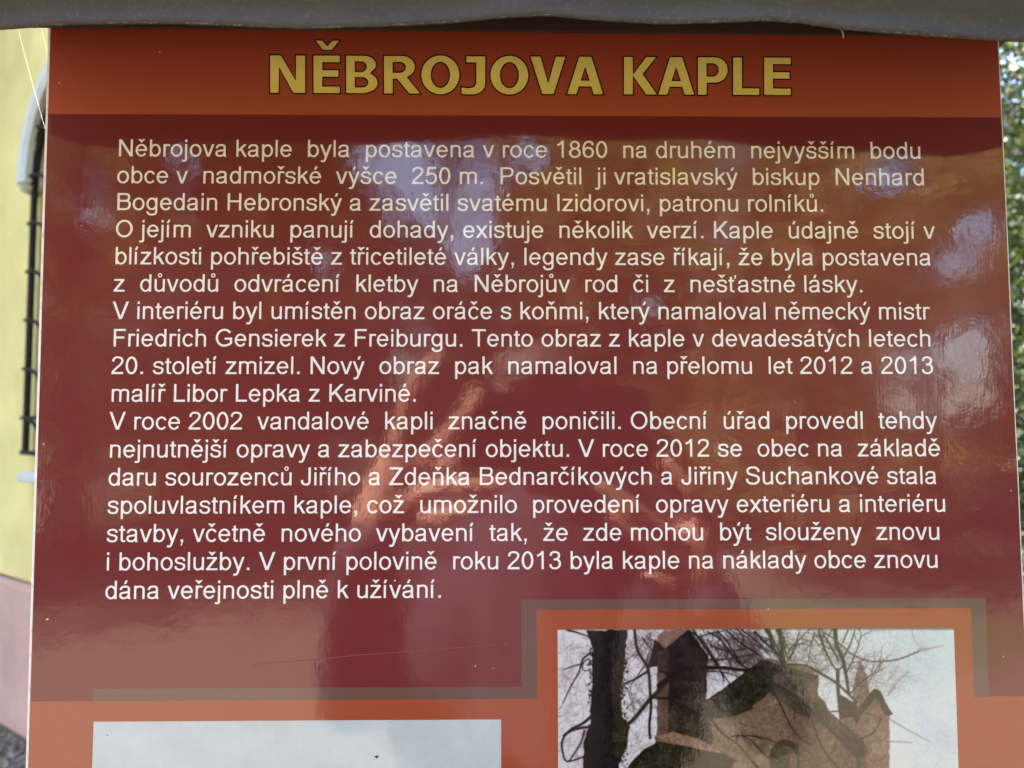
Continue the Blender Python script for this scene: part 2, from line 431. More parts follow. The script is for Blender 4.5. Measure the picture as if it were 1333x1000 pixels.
poly('taupe_border', [(xg, z_or), (xl[0], z_or), (xl[0], zt1), (xr[0], zt1), (xr[0], z_or + .0002), (xr[1], z_or + .0002), (xr[1], zt0), (xl[1], zt0), (xl[1], zg), (xg, zg)], -LY, m_taupe)
poly('orange_block', [(xl[0] + .00002, z_or + .00001), (xr[0] - .00002, z_or + .00001), (xr[0] - .00002, zt1 - .00002), (xl[0] + .00002, zt1 - .00002)], -LY * 1.5, m_orange)
poly('pale_picture', [(X(121.3, 960), zb + .004), (X(652.3, 960), zb + .004), (X(652.3, 960), Z(400, 938)), (X(121.3, 960), Z(400, 938))], -2.5 * LY, m_blank)

# ---- lettering: a plain sans-serif drawn as strokes, units of 1/1000 em
def ell(cx, cy, rx, ry, a0=0, a1=360, n=28):
    m = max(6, int(n * abs(a1 - a0) / 360))
    return [(cx + rx * math.cos(R(a0 + (a1 - a0) * k / m)), cy + ry * math.sin(R(a0 + (a1 - a0) * k / m))) for k in range(m + 1)]
def cr(P, n=4):
    """smooth curve through points"""
    Q = [P[0]] + list(P) + [P[-1]]; out = []
    for i in range(1, len(Q) - 2):
        p0, p1, p2, p3 = [np.array(q, float) for q in Q[i - 1:i + 3]]
        for k in range(n):
            t = k / n
            out.append(tuple(.5 * ((2 * p1) + (-p0 + p2) * t + (2 * p0 - 5 * p1 + 4 * p2 - p3) * t * t + (-p0 + 3 * p1 - 3 * p2 + p3) * t ** 3)))
    out.append(tuple(map(float, P[-1]))); return out
SV, SH = 87.0, 74.0
def stroke(P, sv=SV, sh=SH, hcap=False):
    P = [np.array(p, float) for p in P]
    Q = [P[0]]
    for p in P[1:]:
        if np.hypot(*(p - Q[-1])) > 1: Q.append(p)
    P = Q; closed = np.hypot(*(P[0] - P[-1])) < 2
    if closed: P = P[:-1]
    n = len(P); L = []; Rr = []
    def wid(d): return .5 * math.hypot(sv * d[1], sh * d[0])
    def nrm(d): return np.array([-d[1], d[0]])
    D = []
    for i in range(n if closed else n - 1):
        d = P[(i + 1) % n] - P[i]; D.append(d / np.hypot(*d))
    for i in range(n):
        if closed: d0, d1 = D[i - 1], D[i]
        else: d0, d1 = D[max(i - 1, 0)], D[min(i, n - 2)]
        m = nrm(d0) + nrm(d1); m /= np.hypot(*m); c = max(.35, float(m @ nrm(d1)))
        o = m * (wid((d0 + d1) / np.hypot(*(d0 + d1))) / c)
        a, b = P[i] + o, P[i] - o
        if hcap and not closed and i in (0, n - 1):
            d = D[0] if i == 0 else D[-1]
            if abs(d[1]) > .4:
                a = a + d * (P[i][1] - a[1]) / d[1]; b = b + d * (P[i][1] - b[1]) / d[1]
        L.append(a); Rr.append(b)
    quads = [(L[i], Rr[i], Rr[(i + 1) % n], L[(i + 1) % n]) for i in range(n if closed else n - 1)]
    return quads
def dg(x0, y0, x1, y1, hw): return [((x0 - hw / 2, y0), (x0 + hw / 2, y0), (x1 + hw / 2, y1), (x1 - hw / 2, y1))]
def rc(x0, y0, x1, y1): return [((x0, y0), (x1, y0), (x1, y1), (x0, y1))]
def vs_(x, y0, y1, w_=SV): return rc(x - w_ / 2, y0, x + w_ / 2, y1)
def hs_(x0, x1, y, w_=SH): return rc(x0, y - w_ / 2, x1, y + w_ / 2)
CV, CH = 92.0, 82.0
narch = cr([(110, 300), (120, 400), (170, 462), (258, 486), (350, 480), (420, 435), (443, 350), (444, 250), (444, 0)])
def arch_(x0, x1): return cr([(x0, 300), (x0 + 10, 405), (x0 + 60, 465), (x0 + 145, 486), (x1 - 70, 476), (x1 - 12, 430), (x1, 340), (x1, 240), (x1, 0)])
G = {}
ea = (276, 259, 194, 230)
G['a'] = [stroke(cr([(92, 352), (115, 430), (180, 478), (275, 486), (365, 474), (408, 425), (415, 345), (415, 150), (421, 70), (446, 0)]), hcap=True),
          stroke(cr([(415, 285), (330, 264), (215, 248), (120, 222), (84, 165), (84, 110), (130, 50), (215, 30), (310, 45), (385, 100), (415, 190)]))]
G['e'] = [stroke(ell(*ea, 3, 327)), hs_(90, 505, 268, 74)]
G['o'] = [stroke(ell(278, 259, 198, 232))]
G['b'] = [vs_(110, 0, 716), stroke(ell(292, 259, 182, 232))]
G['d'] = [vs_(446, 0, 716), stroke(ell(264, 259, 182, 232))]
G['p'] = [vs_(110, -208, 519), stroke(ell(292, 259, 182, 232))]
G['g'] = [stroke([(444, 519)] + cr([(444, 0), (440, -90), (395, -155), (300, -180), (215, -180), (135, -150), (98, -90), (94, -45)])), stroke(ell(262, 266, 182, 225))]
G['c'] = [stroke(ell(270, 259, 190, 232, 32, 322))]
G['n'] = [vs_(110, 0, 519), stroke(narch)]
G['h'] = [vs_(110, 0, 716), stroke(narch)]
G['m'] = [vs_(110, 0, 519), stroke(arch_(110, 417)), stroke(arch_(417, 724))]
G['u'] = [vs_(443, 0, 519), stroke(cr([(110, 519), (110, 300), (111, 180), (130, 85), (200, 34), (285, 34), (370, 70), (425, 130), (443, 230)]))]
G['r'] = [vs_(110, 0, 519), stroke(cr([(110, 270), (118, 380), (155, 458), (225, 484), (285, 478), (334, 456)]))]
G['s'] = [stroke(cr([(422, 370), (395, 445), (320, 485), (235, 487), (145, 468), (96, 415), (93, 365), (130, 312), (225, 283), (335, 254), (405, 215), (418, 150), (385, 68), (310, 32), (235, 30), (140, 48), (88, 100), (74, 165)]))]
G['t'] = [stroke(cr([(130, 640), (130, 400), (130, 150), (138, 70), (175, 40), (225, 36), (268, 42)])), hs_(18, 262, 483, 70)]
G['f'] = [stroke(cr([(137, 0), (137, 300), (137, 540), (145, 630), (185, 675), (245, 686), (312, 678)])), hs_(9, 262, 483, 70)]
G['i_'] = [vs_(110, 0, 519)]
G['i'] = [vs_(110, 0, 519), vs_(110, 615, 716)]
G['j'] = [stroke(cr([(110, 519), (110, 200), (110, -90), (100, -150), (55, -178), (-10, -176), (-46, -168)])), vs_(110, 615, 716)]
G['k'] = [vs_(110, 0, 716), dg(140, 235, 425, 519, 118), dg(258, 320, 446, 0, 112)]
G['l'] = [vs_(108, 0, 716)]
G['v'] = [[*dg(57, 519, 243, 0, 94)[0:1], *dg(441, 519, 255, 0, 94)]]
G['v'] = [[G['v'][0][0]], [G['v'][0][1]]]
G['y'] = [dg(58, 519, 262, 0, 96), stroke([(442, 519), (238, -50)] + cr([(238, -50), (208, -125), (170, -168), (115, -180), (52, -170)])[1:], 90, 78, True)]
G['x'] = [dg(64, 519, 438, 0, 112), dg(434, 519, 62, 0, 112)]
G['z'] = [hs_(42, 446, 481, 75), hs_(20, 468, 37, 75), dg(388, 460, 78, 50, 118)]
G['N'] = [vs_(124, 0, 716, CV), vs_(598, 0, 716, CV), dg(126, 716, 596, 0, 118)]
G['O'] = [stroke(ell(388, 358, 296, 326), CV, CH)]
G['B'] = [vs_(121, 0, 716, CV), stroke(cr([(121, 673), (250, 673), (365, 673), (470, 660), (540, 605), (545, 520), (505, 430), (400, 393), (300, 390), (121, 390)]), CV, CH - 4), stroke(cr([(300, 390), (400, 388), (500, 375), (570, 300), (578, 200), (535, 95), (430, 45), (330, 42), (121, 42)]), CV, CH - 4)]
G['V'] = [dg(55, 716, 325, 0, 102), dg(611, 716, 341, 0, 102)]
G['F'] = [vs_(130, 0, 716, CV), hs_(130, 565, 674, CH), hs_(130, 508, 368, CH)]
G['G'] = [stroke(ell(396, 358, 306, 326, 40, 290) + cr([(600, 90), (664, 140)])[0:], CV, CH), vs_(667, 118, 364, 92), hs_(412, 712, 322, CH)]
G['H'] = [vs_(128, 0, 716, CV), vs_(594, 0, 716, CV), hs_(128, 594, 380, CH)]
G['P'] = [vs_(126, 0, 716, CV), stroke(cr([(126, 673), (250, 673), (390, 673), (500, 655), (568, 590), (574, 500), (540, 395), (450, 340), (350, 334), (126, 334)]), CV, CH - 4)]
G['K'] = [vs_(121, 0, 716, CV), dg(160, 262, 588, 716, 132), dg(290, 420, 606, 0, 128)]
G['T'] = [hs_(21, 589, 673, CH), vs_(305, 0, 716, CV)]
G['L'] = [vs_(121, 0, 716, CV), hs_(121, 522, 42, CH)]
G['J'] = [stroke(cr([(376, 716), (376, 450), (376, 210), (360, 90), (290, 35), (210, 32), (125, 60), (78, 130), (72, 208)]), 95, CH)]
G['Z'] = [hs_(52, 572, 673, CH), hs_(24, 588, 42, CH), dg(505, 650, 95, 60, 135)]
G['S'] = [stroke(cr([(566, 505), (540, 600), (460, 668), (335, 686), (200, 665), (125, 590), (120, 510), (165, 435), (280, 392), (420, 358), (530, 305), (568, 215), (535, 105), (440, 42), (340, 30), (200, 48), (110, 120), (90, 230)]), CV, CH)]
G['I'] = [vs_(140, 0, 716, CV)]
G['0'] = [stroke(ell(276, 353, 190, 322), 92, 80)]
G['1'] = [vs_(328, 0, 716), stroke(cr([(330, 705), (265, 620), (180, 560), (108, 526)]), 84, 78)]
G['2'] = [stroke(cr([(88, 512), (115, 615), (190, 672), (275, 680), (385, 660), (452, 590), (450, 500), (395, 400), (290, 300), (170, 190), (100, 105), (80, 45)])), hs_(30, 503, 42, 84)]
G['3'] = [stroke(cr([(88, 530), (125, 630), (200, 676), (275, 680), (375, 655), (430, 585), (425, 490), (365, 415), (290, 388), (215, 384)])), stroke(cr([(290, 386), (370, 375), (445, 305), (466, 210), (435, 105), (350, 42), (260, 30), (160, 50), (100, 115), (82, 190)]))]
G['5'] = [stroke([(478, 673), (165, 673), (112, 345)], 90, 82), stroke(cr([(118, 352), (180, 415), (275, 440), (380, 415), (455, 335), (466, 225), (425, 105), (340, 42), (255, 30), (155, 52), (95, 120), (82, 188)]))]
G['6'] = [stroke(ell(283, 228, 188, 198)), stroke(cr([(468, 535), (430, 640), (355, 680), (290, 680), (180, 640), (108, 530), (84, 380), (92, 240)]))]
G['8'] = [stroke(ell(278, 533, 165, 148)), stroke(ell(278, 208, 198, 178))]
G['.'] = [rc(90, 0, 190, 100)]
G[','] = [rc(88, 0, 188, 100), dg(160, 8, 118, -140, 50)]
def acute(cx): return dg(cx - 18, 588, cx + 42, 728, 88)
def caron(cx): return stroke([(cx - 98, 728), (cx, 628), (cx + 98, 728)], 78, 78, True)
def ringa(cx): return stroke(ell(cx, 672, 66, 66, n=20), 42, 42)
for ch, b, cx, f in (('á', 'a', 275, acute), ('é', 'e', 278, acute), ('í', 'i_', 118, acute), ('ú', 'u', 278, acute), ('ý', 'y', 255, acute),
                     ('ě', 'e', 278, caron), ('č', 'c', 268, caron), ('ň', 'n', 278, caron), ('ř', 'r', 190, caron), ('š', 's', 250, caron), ('ž', 'z', 248, caron), ('ů', 'u', 278, ringa)):
    G[ch] = G[b] + [f(cx)]
G['ť'] = G['t'] + [dg(322, 716, 290, 560, 62)]
adv = {}
for s_, w_ in ((" .,", 278), ("0123456789", 556), ("BEKPSV", 667), ("HN", 722), ("FTZ", 611), ("GO", 778), ("I", 278), ("J", 500), ("L", 556),
               ("abdeghnopqu", 556), ("áéěňůú", 556), ("ckszvxy", 500), ("čšžý", 500), ("ftí", 278), ("ijl", 222), ("m", 833), ("rř", 333), ("ť", 375)):
    for c in s_: adv[c] = w_
LINES = ["Něbrojova kaple  byla  postavena v roce 1860  na druhém  nejvyšším  bodu",
 "obce v  nadmořské  výšce  250 m.  Posvětil  ji vratislavský  biskup  Nenhard",
 "Bogedain Hebronský a zasvětil svatému Izidorovi, patronu rolníků.",
 "O jejím  vzniku  panují  dohady, existuje  několik  verzí. Kaple  údajně  stojí v",
 "blízkosti pohřebiště z třicetileté války, legendy zase říkají, že byla postavena",
 "z  důvodů  odvrácení  kletby  na  Něbrojův  rod  či  z  nešťastné lásky.",
 "V interiéru byl umístěn obraz oráče s koňmi, který namaloval německý mistr",
 "Friedrich Gensierek z Freiburgu. Tento obraz z kaple v devadesátých letech",
 "20. století zmizel. Nový  obraz  pak  namaloval  na přelomu  let 2012 a 2013",
 "malíř Libor Lepka z Karviné.",
 "V roce 2002  vandalové  kapli  značně  poničili. Obecní  úřad  provedl  tehdy",
 "nejnutnější opravy a zabezpečení objektu. V roce 2012 se  obec na  základě",
 "daru sourozenců Jiřího a Zdeňka Bednarčíkových a Jiřiny Suchankové stala",
 "spoluvlastníkem kaple, což  umožnilo  provedení  opravy exteriéru a interiéru",
 "stavby, včetně  nového  vybavení  tak,  že  zde mohou  být  slouženy  znovu",
 "i bohoslužby. V první polovině  roku 2013 byla kaple na náklady obce znovu",
 "dána veřejnosti plně k užívání."]
EM = 0.01260
for li, text in enumerate(LINES):
    x0 = -0.21425; zb_ = ZB + 0.13555 - li * 0.0141664
    V = []; Fs = []
    for ch in text:
        for si, qs in enumerate(G.get(ch, [])):
            y = -LY * 1.6 - si * 0.000006
            for k, qd in enumerate(qs):
                i0 = len(V)
                ar = 0
                for a in range(4): ar += qd[a][0] * qd[(a + 1) % 4][1] - qd[(a + 1) % 4][0] * qd[a][1]
                qq = qd if ar > 0 else qd[::-1]
                V += [(x0 + p[0] / 1000 * EM, y, zb_ + p[1] / 1000 * EM) for p in qq]
                Fs.append((i0, i0 + 1, i0 + 2, i0 + 3))
        x0 += adv[ch] / 1000 * EM
    mesh_obj('text_line', V, Fs, m_cream, sign)

# ---- heading letters: closed outlines in pixels of the photograph, laid on the board
H_ = 50.6
def arcp(cx, cy, rx, ry, a0, a1, n=14): return [(cx + rx * math.cos(R(a0 + (a1 - a0) * k / n)), cy + ry * math.sin(R(a0 + (a1 - a0) * k / n))) for k in range(n + 1)]
def T_N(w_): return [[(0, 0), (0, H_), (15.5, H_), (33.8, 18.5), (33.8, H_), (w_, H_), (w_, 0), (30.6, 0), (13, 33), (13, 0)]]
def T_E(w_): return [[(0, 0), (0, H_), (w_, H_), (w_, H_ - 10.4), (13.3, H_ - 10.4), (13.3, 31.6), (w_ - 1.6, 31.6), (w_ - 1.6, 21.4), (13.3, 21.4), (13.3, 10.3), (w_, 10.3), (w_, 0)]]
def T_B(w_): return [[(0, 0), (0, H_), (20, H_)] + arcp(24, 38.3, 16.5, 12.3, 90, -50)[1:] + [(33.5, 26.8)] + arcp(25, 14.6, w_ - 25, 13.6, 60, -65)[1:] + [(25, 0)],
                     [(13, 29.5), (13, 41.5), (20, 41.5)] + arcp(20.5, 35.5, 6.2, 6, 90, -90) + [(20, 29.5)],
                     [(13, 9.4), (13, 21)] + arcp(22, 15.2, 6.6, 5.8, 90, -90)]
def T_R(w_): return [[(0, 0), (0, H_), (22, H_)] + arcp(24, 35.6, 18, 15, 90, -50)[1:] + [(32, 21.8), (w_, 0), (33.5, 0), (17.5, 19), (13.2, 19), (13.2, 0)],
                     [(13.2, 28.6), (13.2, 41)] + arcp(21.5, 34.9, 6.9, 6.2, 90, -90)]
def T_O(w_): return [arcp(w_ / 2, H_ / 2, w_ / 2, H_ / 2 + .9, 0, 352, 44), arcp(w_ / 2, H_ / 2, w_ / 2 - 14.2, H_ / 2 - 9.2, 0, 352, 44)]
def T_J(w_): return [[(6.2, H_), (w_, H_)] + arcp(w_ - 17, 15, 17, 15.8, 0, -90) + [(6, -.9), (0, 0), (0, 10.2), (7, 8.9), (13, 9.3)] + arcp(w_ - 19, 15.5, 5.4, 5.6, -60, 0)[1:] + [(w_ - 13.4, H_ - 9.8), (6.2, H_ - 9.8)]]
def T_V(w_): return [[(0, H_), (15, H_), (w_ / 2 + .3, 16.5), (w_ - 14.5, H_), (w_, H_), (w_ / 2 + 8, 0), (w_ / 2 - 8, 0)]]
def T_A(w_): return [[(0, 0), (16, H_), (w_ - 16, H_), (w_, 0), (w_ - 14.2, 0), (w_ - 17.5, 10.2), (17, 10.2), (13.8, 0)],
                     [(19.8, 19.5), (w_ / 2, 34.5), (w_ - 19.8, 19.5)]]
def T_K(w_): return [[(0, 0), (0, H_), (13.3, H_), (13.3, 28.5), (29.5, H_), (w_ - 1, H_), (w_ - 19.5, 27.5), (w_, 0), (w_ - 16.5, 0), (13.3, 23.5), (13.3, 0)]]
def T_P(w_): return [[(0, 0), (0, H_), (22, H_)] + arcp(w_ - 17.5, 33.2, 17.5, 17.4, 90, -90)[1:] + [(13.2, 15.8), (13.2, 0)],
                     [(13.2, 25.4), (13.2, 41)] + arcp(w_ - 20.5, 33.2, 6.8, 7.8, 90, -90)]
def T_L(w_): return [[(0, 0), (0, H_), (13.3, H_), (13.3, 10.4), (w_, 10.4), (w_, 0)]]
CARON = [[(0, 19.3), (10.5, 19.3), (17, 12.6), (23.5, 19.3), (34, 19.3), (23.2, 5.9), (10.8, 5.9)]]
def off_loop(P, d, hole):
    P = [Vector(p) for p in P]
    area = sum(P[i].x * P[(i + 1) % len(P)].y - P[(i + 1) % len(P)].x * P[i].y for i in range(len(P)))
    if area < 0: P = P[::-1]
    if hole: d = -d
    out = []
    for i in range(len(P)):
        a, b, c = P[i - 1], P[i], P[(i + 1) % len(P)]
        e0, e1 = (b - a).normalized(), (c - b).normalized()
        n0, n1 = Vector((e0.y, -e0.x)), Vector((e1.y, -e1.x))
        m = (n0 + n1); m.normalize(); k = max(.45, m.dot(n1)); out.append(b + m * (d / k))
    return out
def base_y(px): return 122.0 + (px - 351) * (3.0 / 680)
heading = empty('heading'); heading.parent = sign
def letter(loops, px0, d, y, mat, name, parent, dy=0, k=0):
    L2 = [off_loop(l, d, i > 0) for i, l in enumerate(loops)]
    T = tessellate_polygon([[Vector((p.x, p.y, 0)) for p in l] for l in L2])
    V = []
    for l in L2:
        for p in l:
            bx, bz = bd(px0 + p.x, base_y(px0 + p.x) - p.y - dy); V.append((bx, y, bz))
    Fs = []
    for t in T:
        a, b, c = [Vector((V[i][0], V[i][2])) for i in t]
        Fs.append(tuple(t) if (b - a).cross(c - a) > 0 else tuple(t[::-1]))
    return mesh_obj(name, V, Fs, mat, parent)
TIT = [(T_N, 350.8, 398.2), (T_E, 407.3, 443.2), (T_B, 449.8, 492.6), (T_R, 499.0, 548.8), (T_O, 547.6, 599.0), (T_J, 600.0, 632.6), (T_O, 637.6, 688.6),
       (T_V, 689.4, 737.2), (T_A, 737.2, 786.4), (T_K, 811.2, 857.0), (T_A, 855.6, 904.8), (T_P, 907.5, 948.2), (T_L, 953.4, 989.2), (T_E, 993.8, 1030.2)]
for k, (fn, a, b) in enumerate(TIT):
    lp = fn(b - a)
    lt = letter(lp, a, -1.0, -LY * 2.4, m_gold, 'letter', heading)
    letter(lp, a, .75, -LY * (1.5 + .1 * (k % 3)), m_outline, 'letter_outline', lt)
lt = letter(CARON, 409.2, -.9, -LY * 2.4, m_gold, 'caron', heading, dy=H_)
letter(CARON, 409.2, .75, -LY * 1.85, m_outline, 'letter_outline', lt, dy=H_)
# depth limit: outlines belong beside the letters
for o in list(bpy.data.objects):
    if o.name.startswith('letter_outline'): o.parent = heading

# ---- printed photograph of the old chapel: colours laid down per vertex (flat print)
PX0, PX1, PY0, PY1 = 720, 1260, 810, 1100; SSP = 2
HH, WWp = (PY1 - PY0) * SSP, (PX1 - PX0) * SSP
yy, xx = np.mgrid[0:HH, 0:WWp]; xx = xx / SSP + PX0 + .25; yy = yy / SSP + PY0 + .25
def smooth_noise(s, seed, amp=1.0, oct_=3):
    r = np.random.default_rng(seed); out = np.zeros((HH, WWp))
    for o in range(oct_):
        st = max(2, int(s * SSP / 2 ** o)); gh, gw = HH // st + 3, WWp // st + 3
        g = r.normal(0, 1, (gh, gw)); iy = np.arange(HH) / st; ix = np.arange(WWp) / st
        a = iy.astype(int); b = ix.astype(int); fy = (iy - a)[:, None]; fx = (ix - b)[None]
        fy = fy * fy * (3 - 2 * fy); fx = fx * fx * (3 - 2 * fx)
        out += (g[a][:, b] * (1 - fy) * (1 - fx) + g[a + 1][:, b] * fy * (1 - fx) + g[a][:, b + 1] * (1 - fy) * fx + g[a + 1][:, b + 1] * fy * fx) / 2 ** o
    return out * amp
N1, N2, N3 = smooth_noise(30, 1), smooth_noise(8, 2), smooth_noise(2.5, 3, oct_=1)
img = np.zeros((HH, WWp, 3))
t = np.clip((xx - 726) / 516, 0, 1)
for c, (a, b) in enumerate(((224, 221), (214, 227), (218, 229))): img[..., c] = a + (b - a) * np.clip(t * 1.3 - .15, 0, 1)
img += (N1 * 3 + N3 * 2.5)[..., None]
wx = xx + N2 * .4; wy = yy + np.roll(N2, 37, 1) * .4
def fill(P, col, noise_amp=(0, 0), jag=1.0, soft=False, mix=1.0):
    m = np.zeros((HH, WWp), bool); X_ = xx + (wx - xx) * jag; Y_ = yy + (wy - yy) * jag
    for (x0, y0), (x1, y1) in zip(P, P[1:] + P[:1]):
        if y0 == y1: continue
        c = (y0 > Y_) != (y1 > Y_)
        m ^= c & (X_ < (x1 - x0) * (Y_ - y0) / (y1 - y0) + x0)
    c = np.array(col, float)[None, None] + (N1 * noise_amp[0] + N2 * noise_amp[0] * .7 + N3 * noise_amp[1])[..., None]
    img[m] = img[m] * (1 - mix) + c[m] * mix if False else (img[m] * (1 - mix) + c[m] * mix)
def line(P, w0, w1, col, al=1.0):
    n = len(P) - 1
    for i in range(n):
        (x0, y0), (x1, y1) = P[i], P[i + 1]; wa = w0 + (w1 - w0) * i / n; wb = w0 + (w1 - w0) * (i + 1) / n
        pad = max(wa, wb) + 1.5
        a, b = sorted((x0, x1)); c, d = sorted((y0, y1))
        i0, i1 = max(0, int((c - pad - PY0) * SSP)), min(HH, int((d + pad - PY0) * SSP) + 1)
        j0, j1 = max(0, int((a - pad - PX0) * SSP)), min(WWp, int((b + pad - PX0) * SSP) + 1)
        if i0 >= i1 or j0 >= j1: continue
        X_, Y_ = xx[i0:i1, j0:j1], yy[i0:i1, j0:j1]
        dx, dy = x1 - x0, y1 - y0; L2 = dx * dx + dy * dy + 1e-9
        tt = np.clip(((X_ - x0) * dx + (Y_ - y0) * dy) / L2, 0, 1)
        dist = np.hypot(X_ - x0 - tt * dx, Y_ - y0 - tt * dy); ww = (wa + (wb - wa) * tt) / 2
        k = np.clip(ww - dist + .45, 0, 1) * al * np.minimum(1, (ww * 2 + .25))
        img[i0:i1, j0:j1] = img[i0:i1, j0:j1] * (1 - k[..., None]) + np.array(col, float) * k[..., None]
rb_ = random.Random(11)
def branch(x, y, ang, ln, w_, col, depth=0, al=1.0, curl=.25, kids=4):
    P = [(x, y)]; n = max(4, int(ln / 5)); a = ang
    for i in range(n):
        a += rb_.gauss(0, curl / 2); x += math.cos(a) * ln / n; y += math.sin(a) * ln / n; P.append((x, y))
        if depth < 2 and rb_.random() < kids / n:
            branch(x, y, a + rb_.choice((-1, 1)) * rb_.uniform(.4, 1.1), ln * rb_.uniform(.25, .55), w_ * .55, col, depth + 1, al, curl * 1.3, kids)
    line(P, w_, w_ * .35, col, al)
def C5(x, y): return (700 + x / 4.443, 800 + y / 4.443)
def C6(x, y): return (980 + x / 4.443, 800 + y / 4.443)
def p5(*a): return [C5(a[i], a[i + 1]) for i in range(0, len(a), 2)]
def p6(*a): return [C6(a[i], a[i + 1]) for i in range(0, len(a), 2)]
TW = (52, 34, 38)
# fine twigs in front of the bright sky
for i in range(120): branch(rb_.uniform(790, 1090), rb_.uniform(815, 850), rb_.uniform(.2, 1.6), rb_.uniform(18, 50), rb_.uniform(.5, 1.1), (95, 72, 74), 0, .75, .4)
for i in range(70): branch(rb_.uniform(905, 985), rb_.uniform(818, 860), rb_.uniform(.5, 1.2), rb_.uniform(20, 55), rb_.uniform(.6, 1.3), (70, 50, 54), 0, .85, .15)
for i in range(80): branch(rb_.uniform(1000, 1130), rb_.uniform(850, 895), rb_.uniform(-2.2, .3), rb_.uniform(15, 45), rb_.uniform(.5, 1.0), (115, 84, 84), 0, .65, .35)
for i in range(30): branch(rb_.uniform(1110, 1165), rb_.uniform(870, 910), rb_.uniform(-1.2, -.2), rb_.uniform(20, 50), .7, (150, 122, 120), 0, .5, .3)
for i in range(1500):                                          # buds and twig ends
    x, y = rb_.uniform(800, 1170), rb_.uniform(820, 915); s_ = rb_.uniform(.3, .9)
    line([(x, y), (x + rb_.uniform(-1, 1), y + rb_.uniform(-1, 1))], s_, s_, (95, 66, 66), .6)
# far spire, right towers
fill(p6(572, 470, 600, 330, 622, 262, 655, 340, 682, 480, 600, 520), (142, 112, 100), (6, 8))
fill(p6(500, 460, 610, 520, 700, 440, 790, 560, 790, 1400, 500, 1400), (138, 108, 88), (5, 5))
fill(p6(505, 465, 605, 528, 600, 590, 520, 600, 500, 590), (70, 54, 40), (5, 6))
fill(p6(705, 425, 735, 445, 808, 578, 770, 585, 715, 480, 640, 560, 600, 640, 580, 600, 640, 500), (84, 64, 48), (6, 6))
fill(p6(700, 540, 785, 590, 790, 1400, 640, 1400, 645, 640), (150, 118, 94), (5, 5))
# nave gable and stepped front
fill(p5(975, 500, 1150, 440, 1185, 350, 1290, 262, 1333, 250, 1480, 290, 1600, 320, 1620, 460, 1720, 600, 1900, 760, 1900, 1400, 680, 1400, 680, 700), (128, 98, 74), (7, 5))
fill(p6(60, 262, 190, 300, 375, 352, 375, 480, 300, 520, 330, 600, 120, 420, 0, 350, -60, 330), (84, 72, 54), (10, 8))
fill(p6(60, 262, 190, 300, 375, 352, 375, 385, 200, 345, 40, 310), (62, 54, 38), (9, 7))
fill(p6(-20, 330, 120, 400, 300, 540, 330, 600, 240, 560, 60, 430, -40, 380), (60, 52, 38), (9, 7), mix=.6)
fill(p6(300, 440, 376, 355, 378, 490, 300, 520), (112, 88, 66), (5, 5))
fill(p6(340, 510, 400, 490, 440, 560, 640, 720, 640, 830, 560, 790, 380, 600), (80, 70, 48), (9, 7))
fill(p5(975, 495, 1290, 270, 1360, 330, 1370, 430, 1200, 560, 1010, 610, 960, 600), (56, 52, 36), (9, 7))
fill(p5(1150, 440, 1185, 350, 1290, 262, 1340, 268, 1335, 330, 1250, 370, 1200, 420), (58, 46, 36), (6, 6))
fill(p5(980, 600, 1250, 560, 1400, 480, 1420, 1000, 1050, 1000, 1000, 700), (134, 108, 80), (8, 6), mix=.75)
# left tower: dark hipped cap, brown shaft
fill(p5(690, 130, 730, 90, 870, 88, 910, 130, 760, 220, 700, 200), (150, 112, 98), (5, 5))
fill(p5(690, 310, 975, 240, 975, 560, 1020, 720, 1000, 760, 690, 700), (72, 60, 46), (7, 6))
fill(p5(690, 340, 755, 330, 755, 700, 690, 700), (112, 90, 70), (7, 5))
fill(p5(676, 145, 735, 195, 870, 88, 985, 235, 975, 400, 760, 380, 690, 300, 632, 312), (44, 31, 32), (4, 4))
fill(p5(700, 210, 750, 195, 750, 330, 695, 320), (84, 56, 48), (5, 5))
fill(p5(800, 420, 975, 400, 975, 580, 1010, 720, 800, 680), (56, 48, 38), (8, 7), mix=.8)
fill(p5(760, 380, 975, 380, 975, 520, 900, 600, 760, 560), (50, 39, 38), (6, 6), mix=.65)
fill(p5(760, 520, 975, 480, 1010, 640, 900, 700, 760, 680), (66, 56, 40), (8, 7), mix=.45)
# porch roof and ledge in the lower middle
fill(p5(680, 700, 780, 680, 940, 720, 1060, 800, 1040, 810, 880, 770, 720, 725), (158, 124, 96), (8, 8))
fill(p5(690, 735, 850, 760, 1060, 805, 1170, 850, 1120, 1400, 480, 1400, 520, 880, 600, 790), (52, 47, 30), (9, 8))
for i in range(9): line([C5(560 + i * 60, 900), C5(640 + i * 42, 800 + i * 4)], .8, .5, (92, 76, 48), .7)
fill(p5(1120, 860, 1170, 850, 1333, 800, 1400, 1400, 1080, 1400), (150, 120, 92), (7, 5))
for i in range(260):                                         # ivy leaves roughening the trunks and eaves
    y = rb_.uniform(822, 1090); x = rb_.choice((769, 771, 809, 812, 814)) + rb_.gauss(0, 2.2); s_ = rb_.uniform(1, 3)
    line([(x, y), (x + rb_.uniform(-2, 2), y + rb_.uniform(-2, 2))], s_, s_ * .6, rb_.choice(((36, 26, 28), (48, 40, 28), (30, 22, 22))), .9)
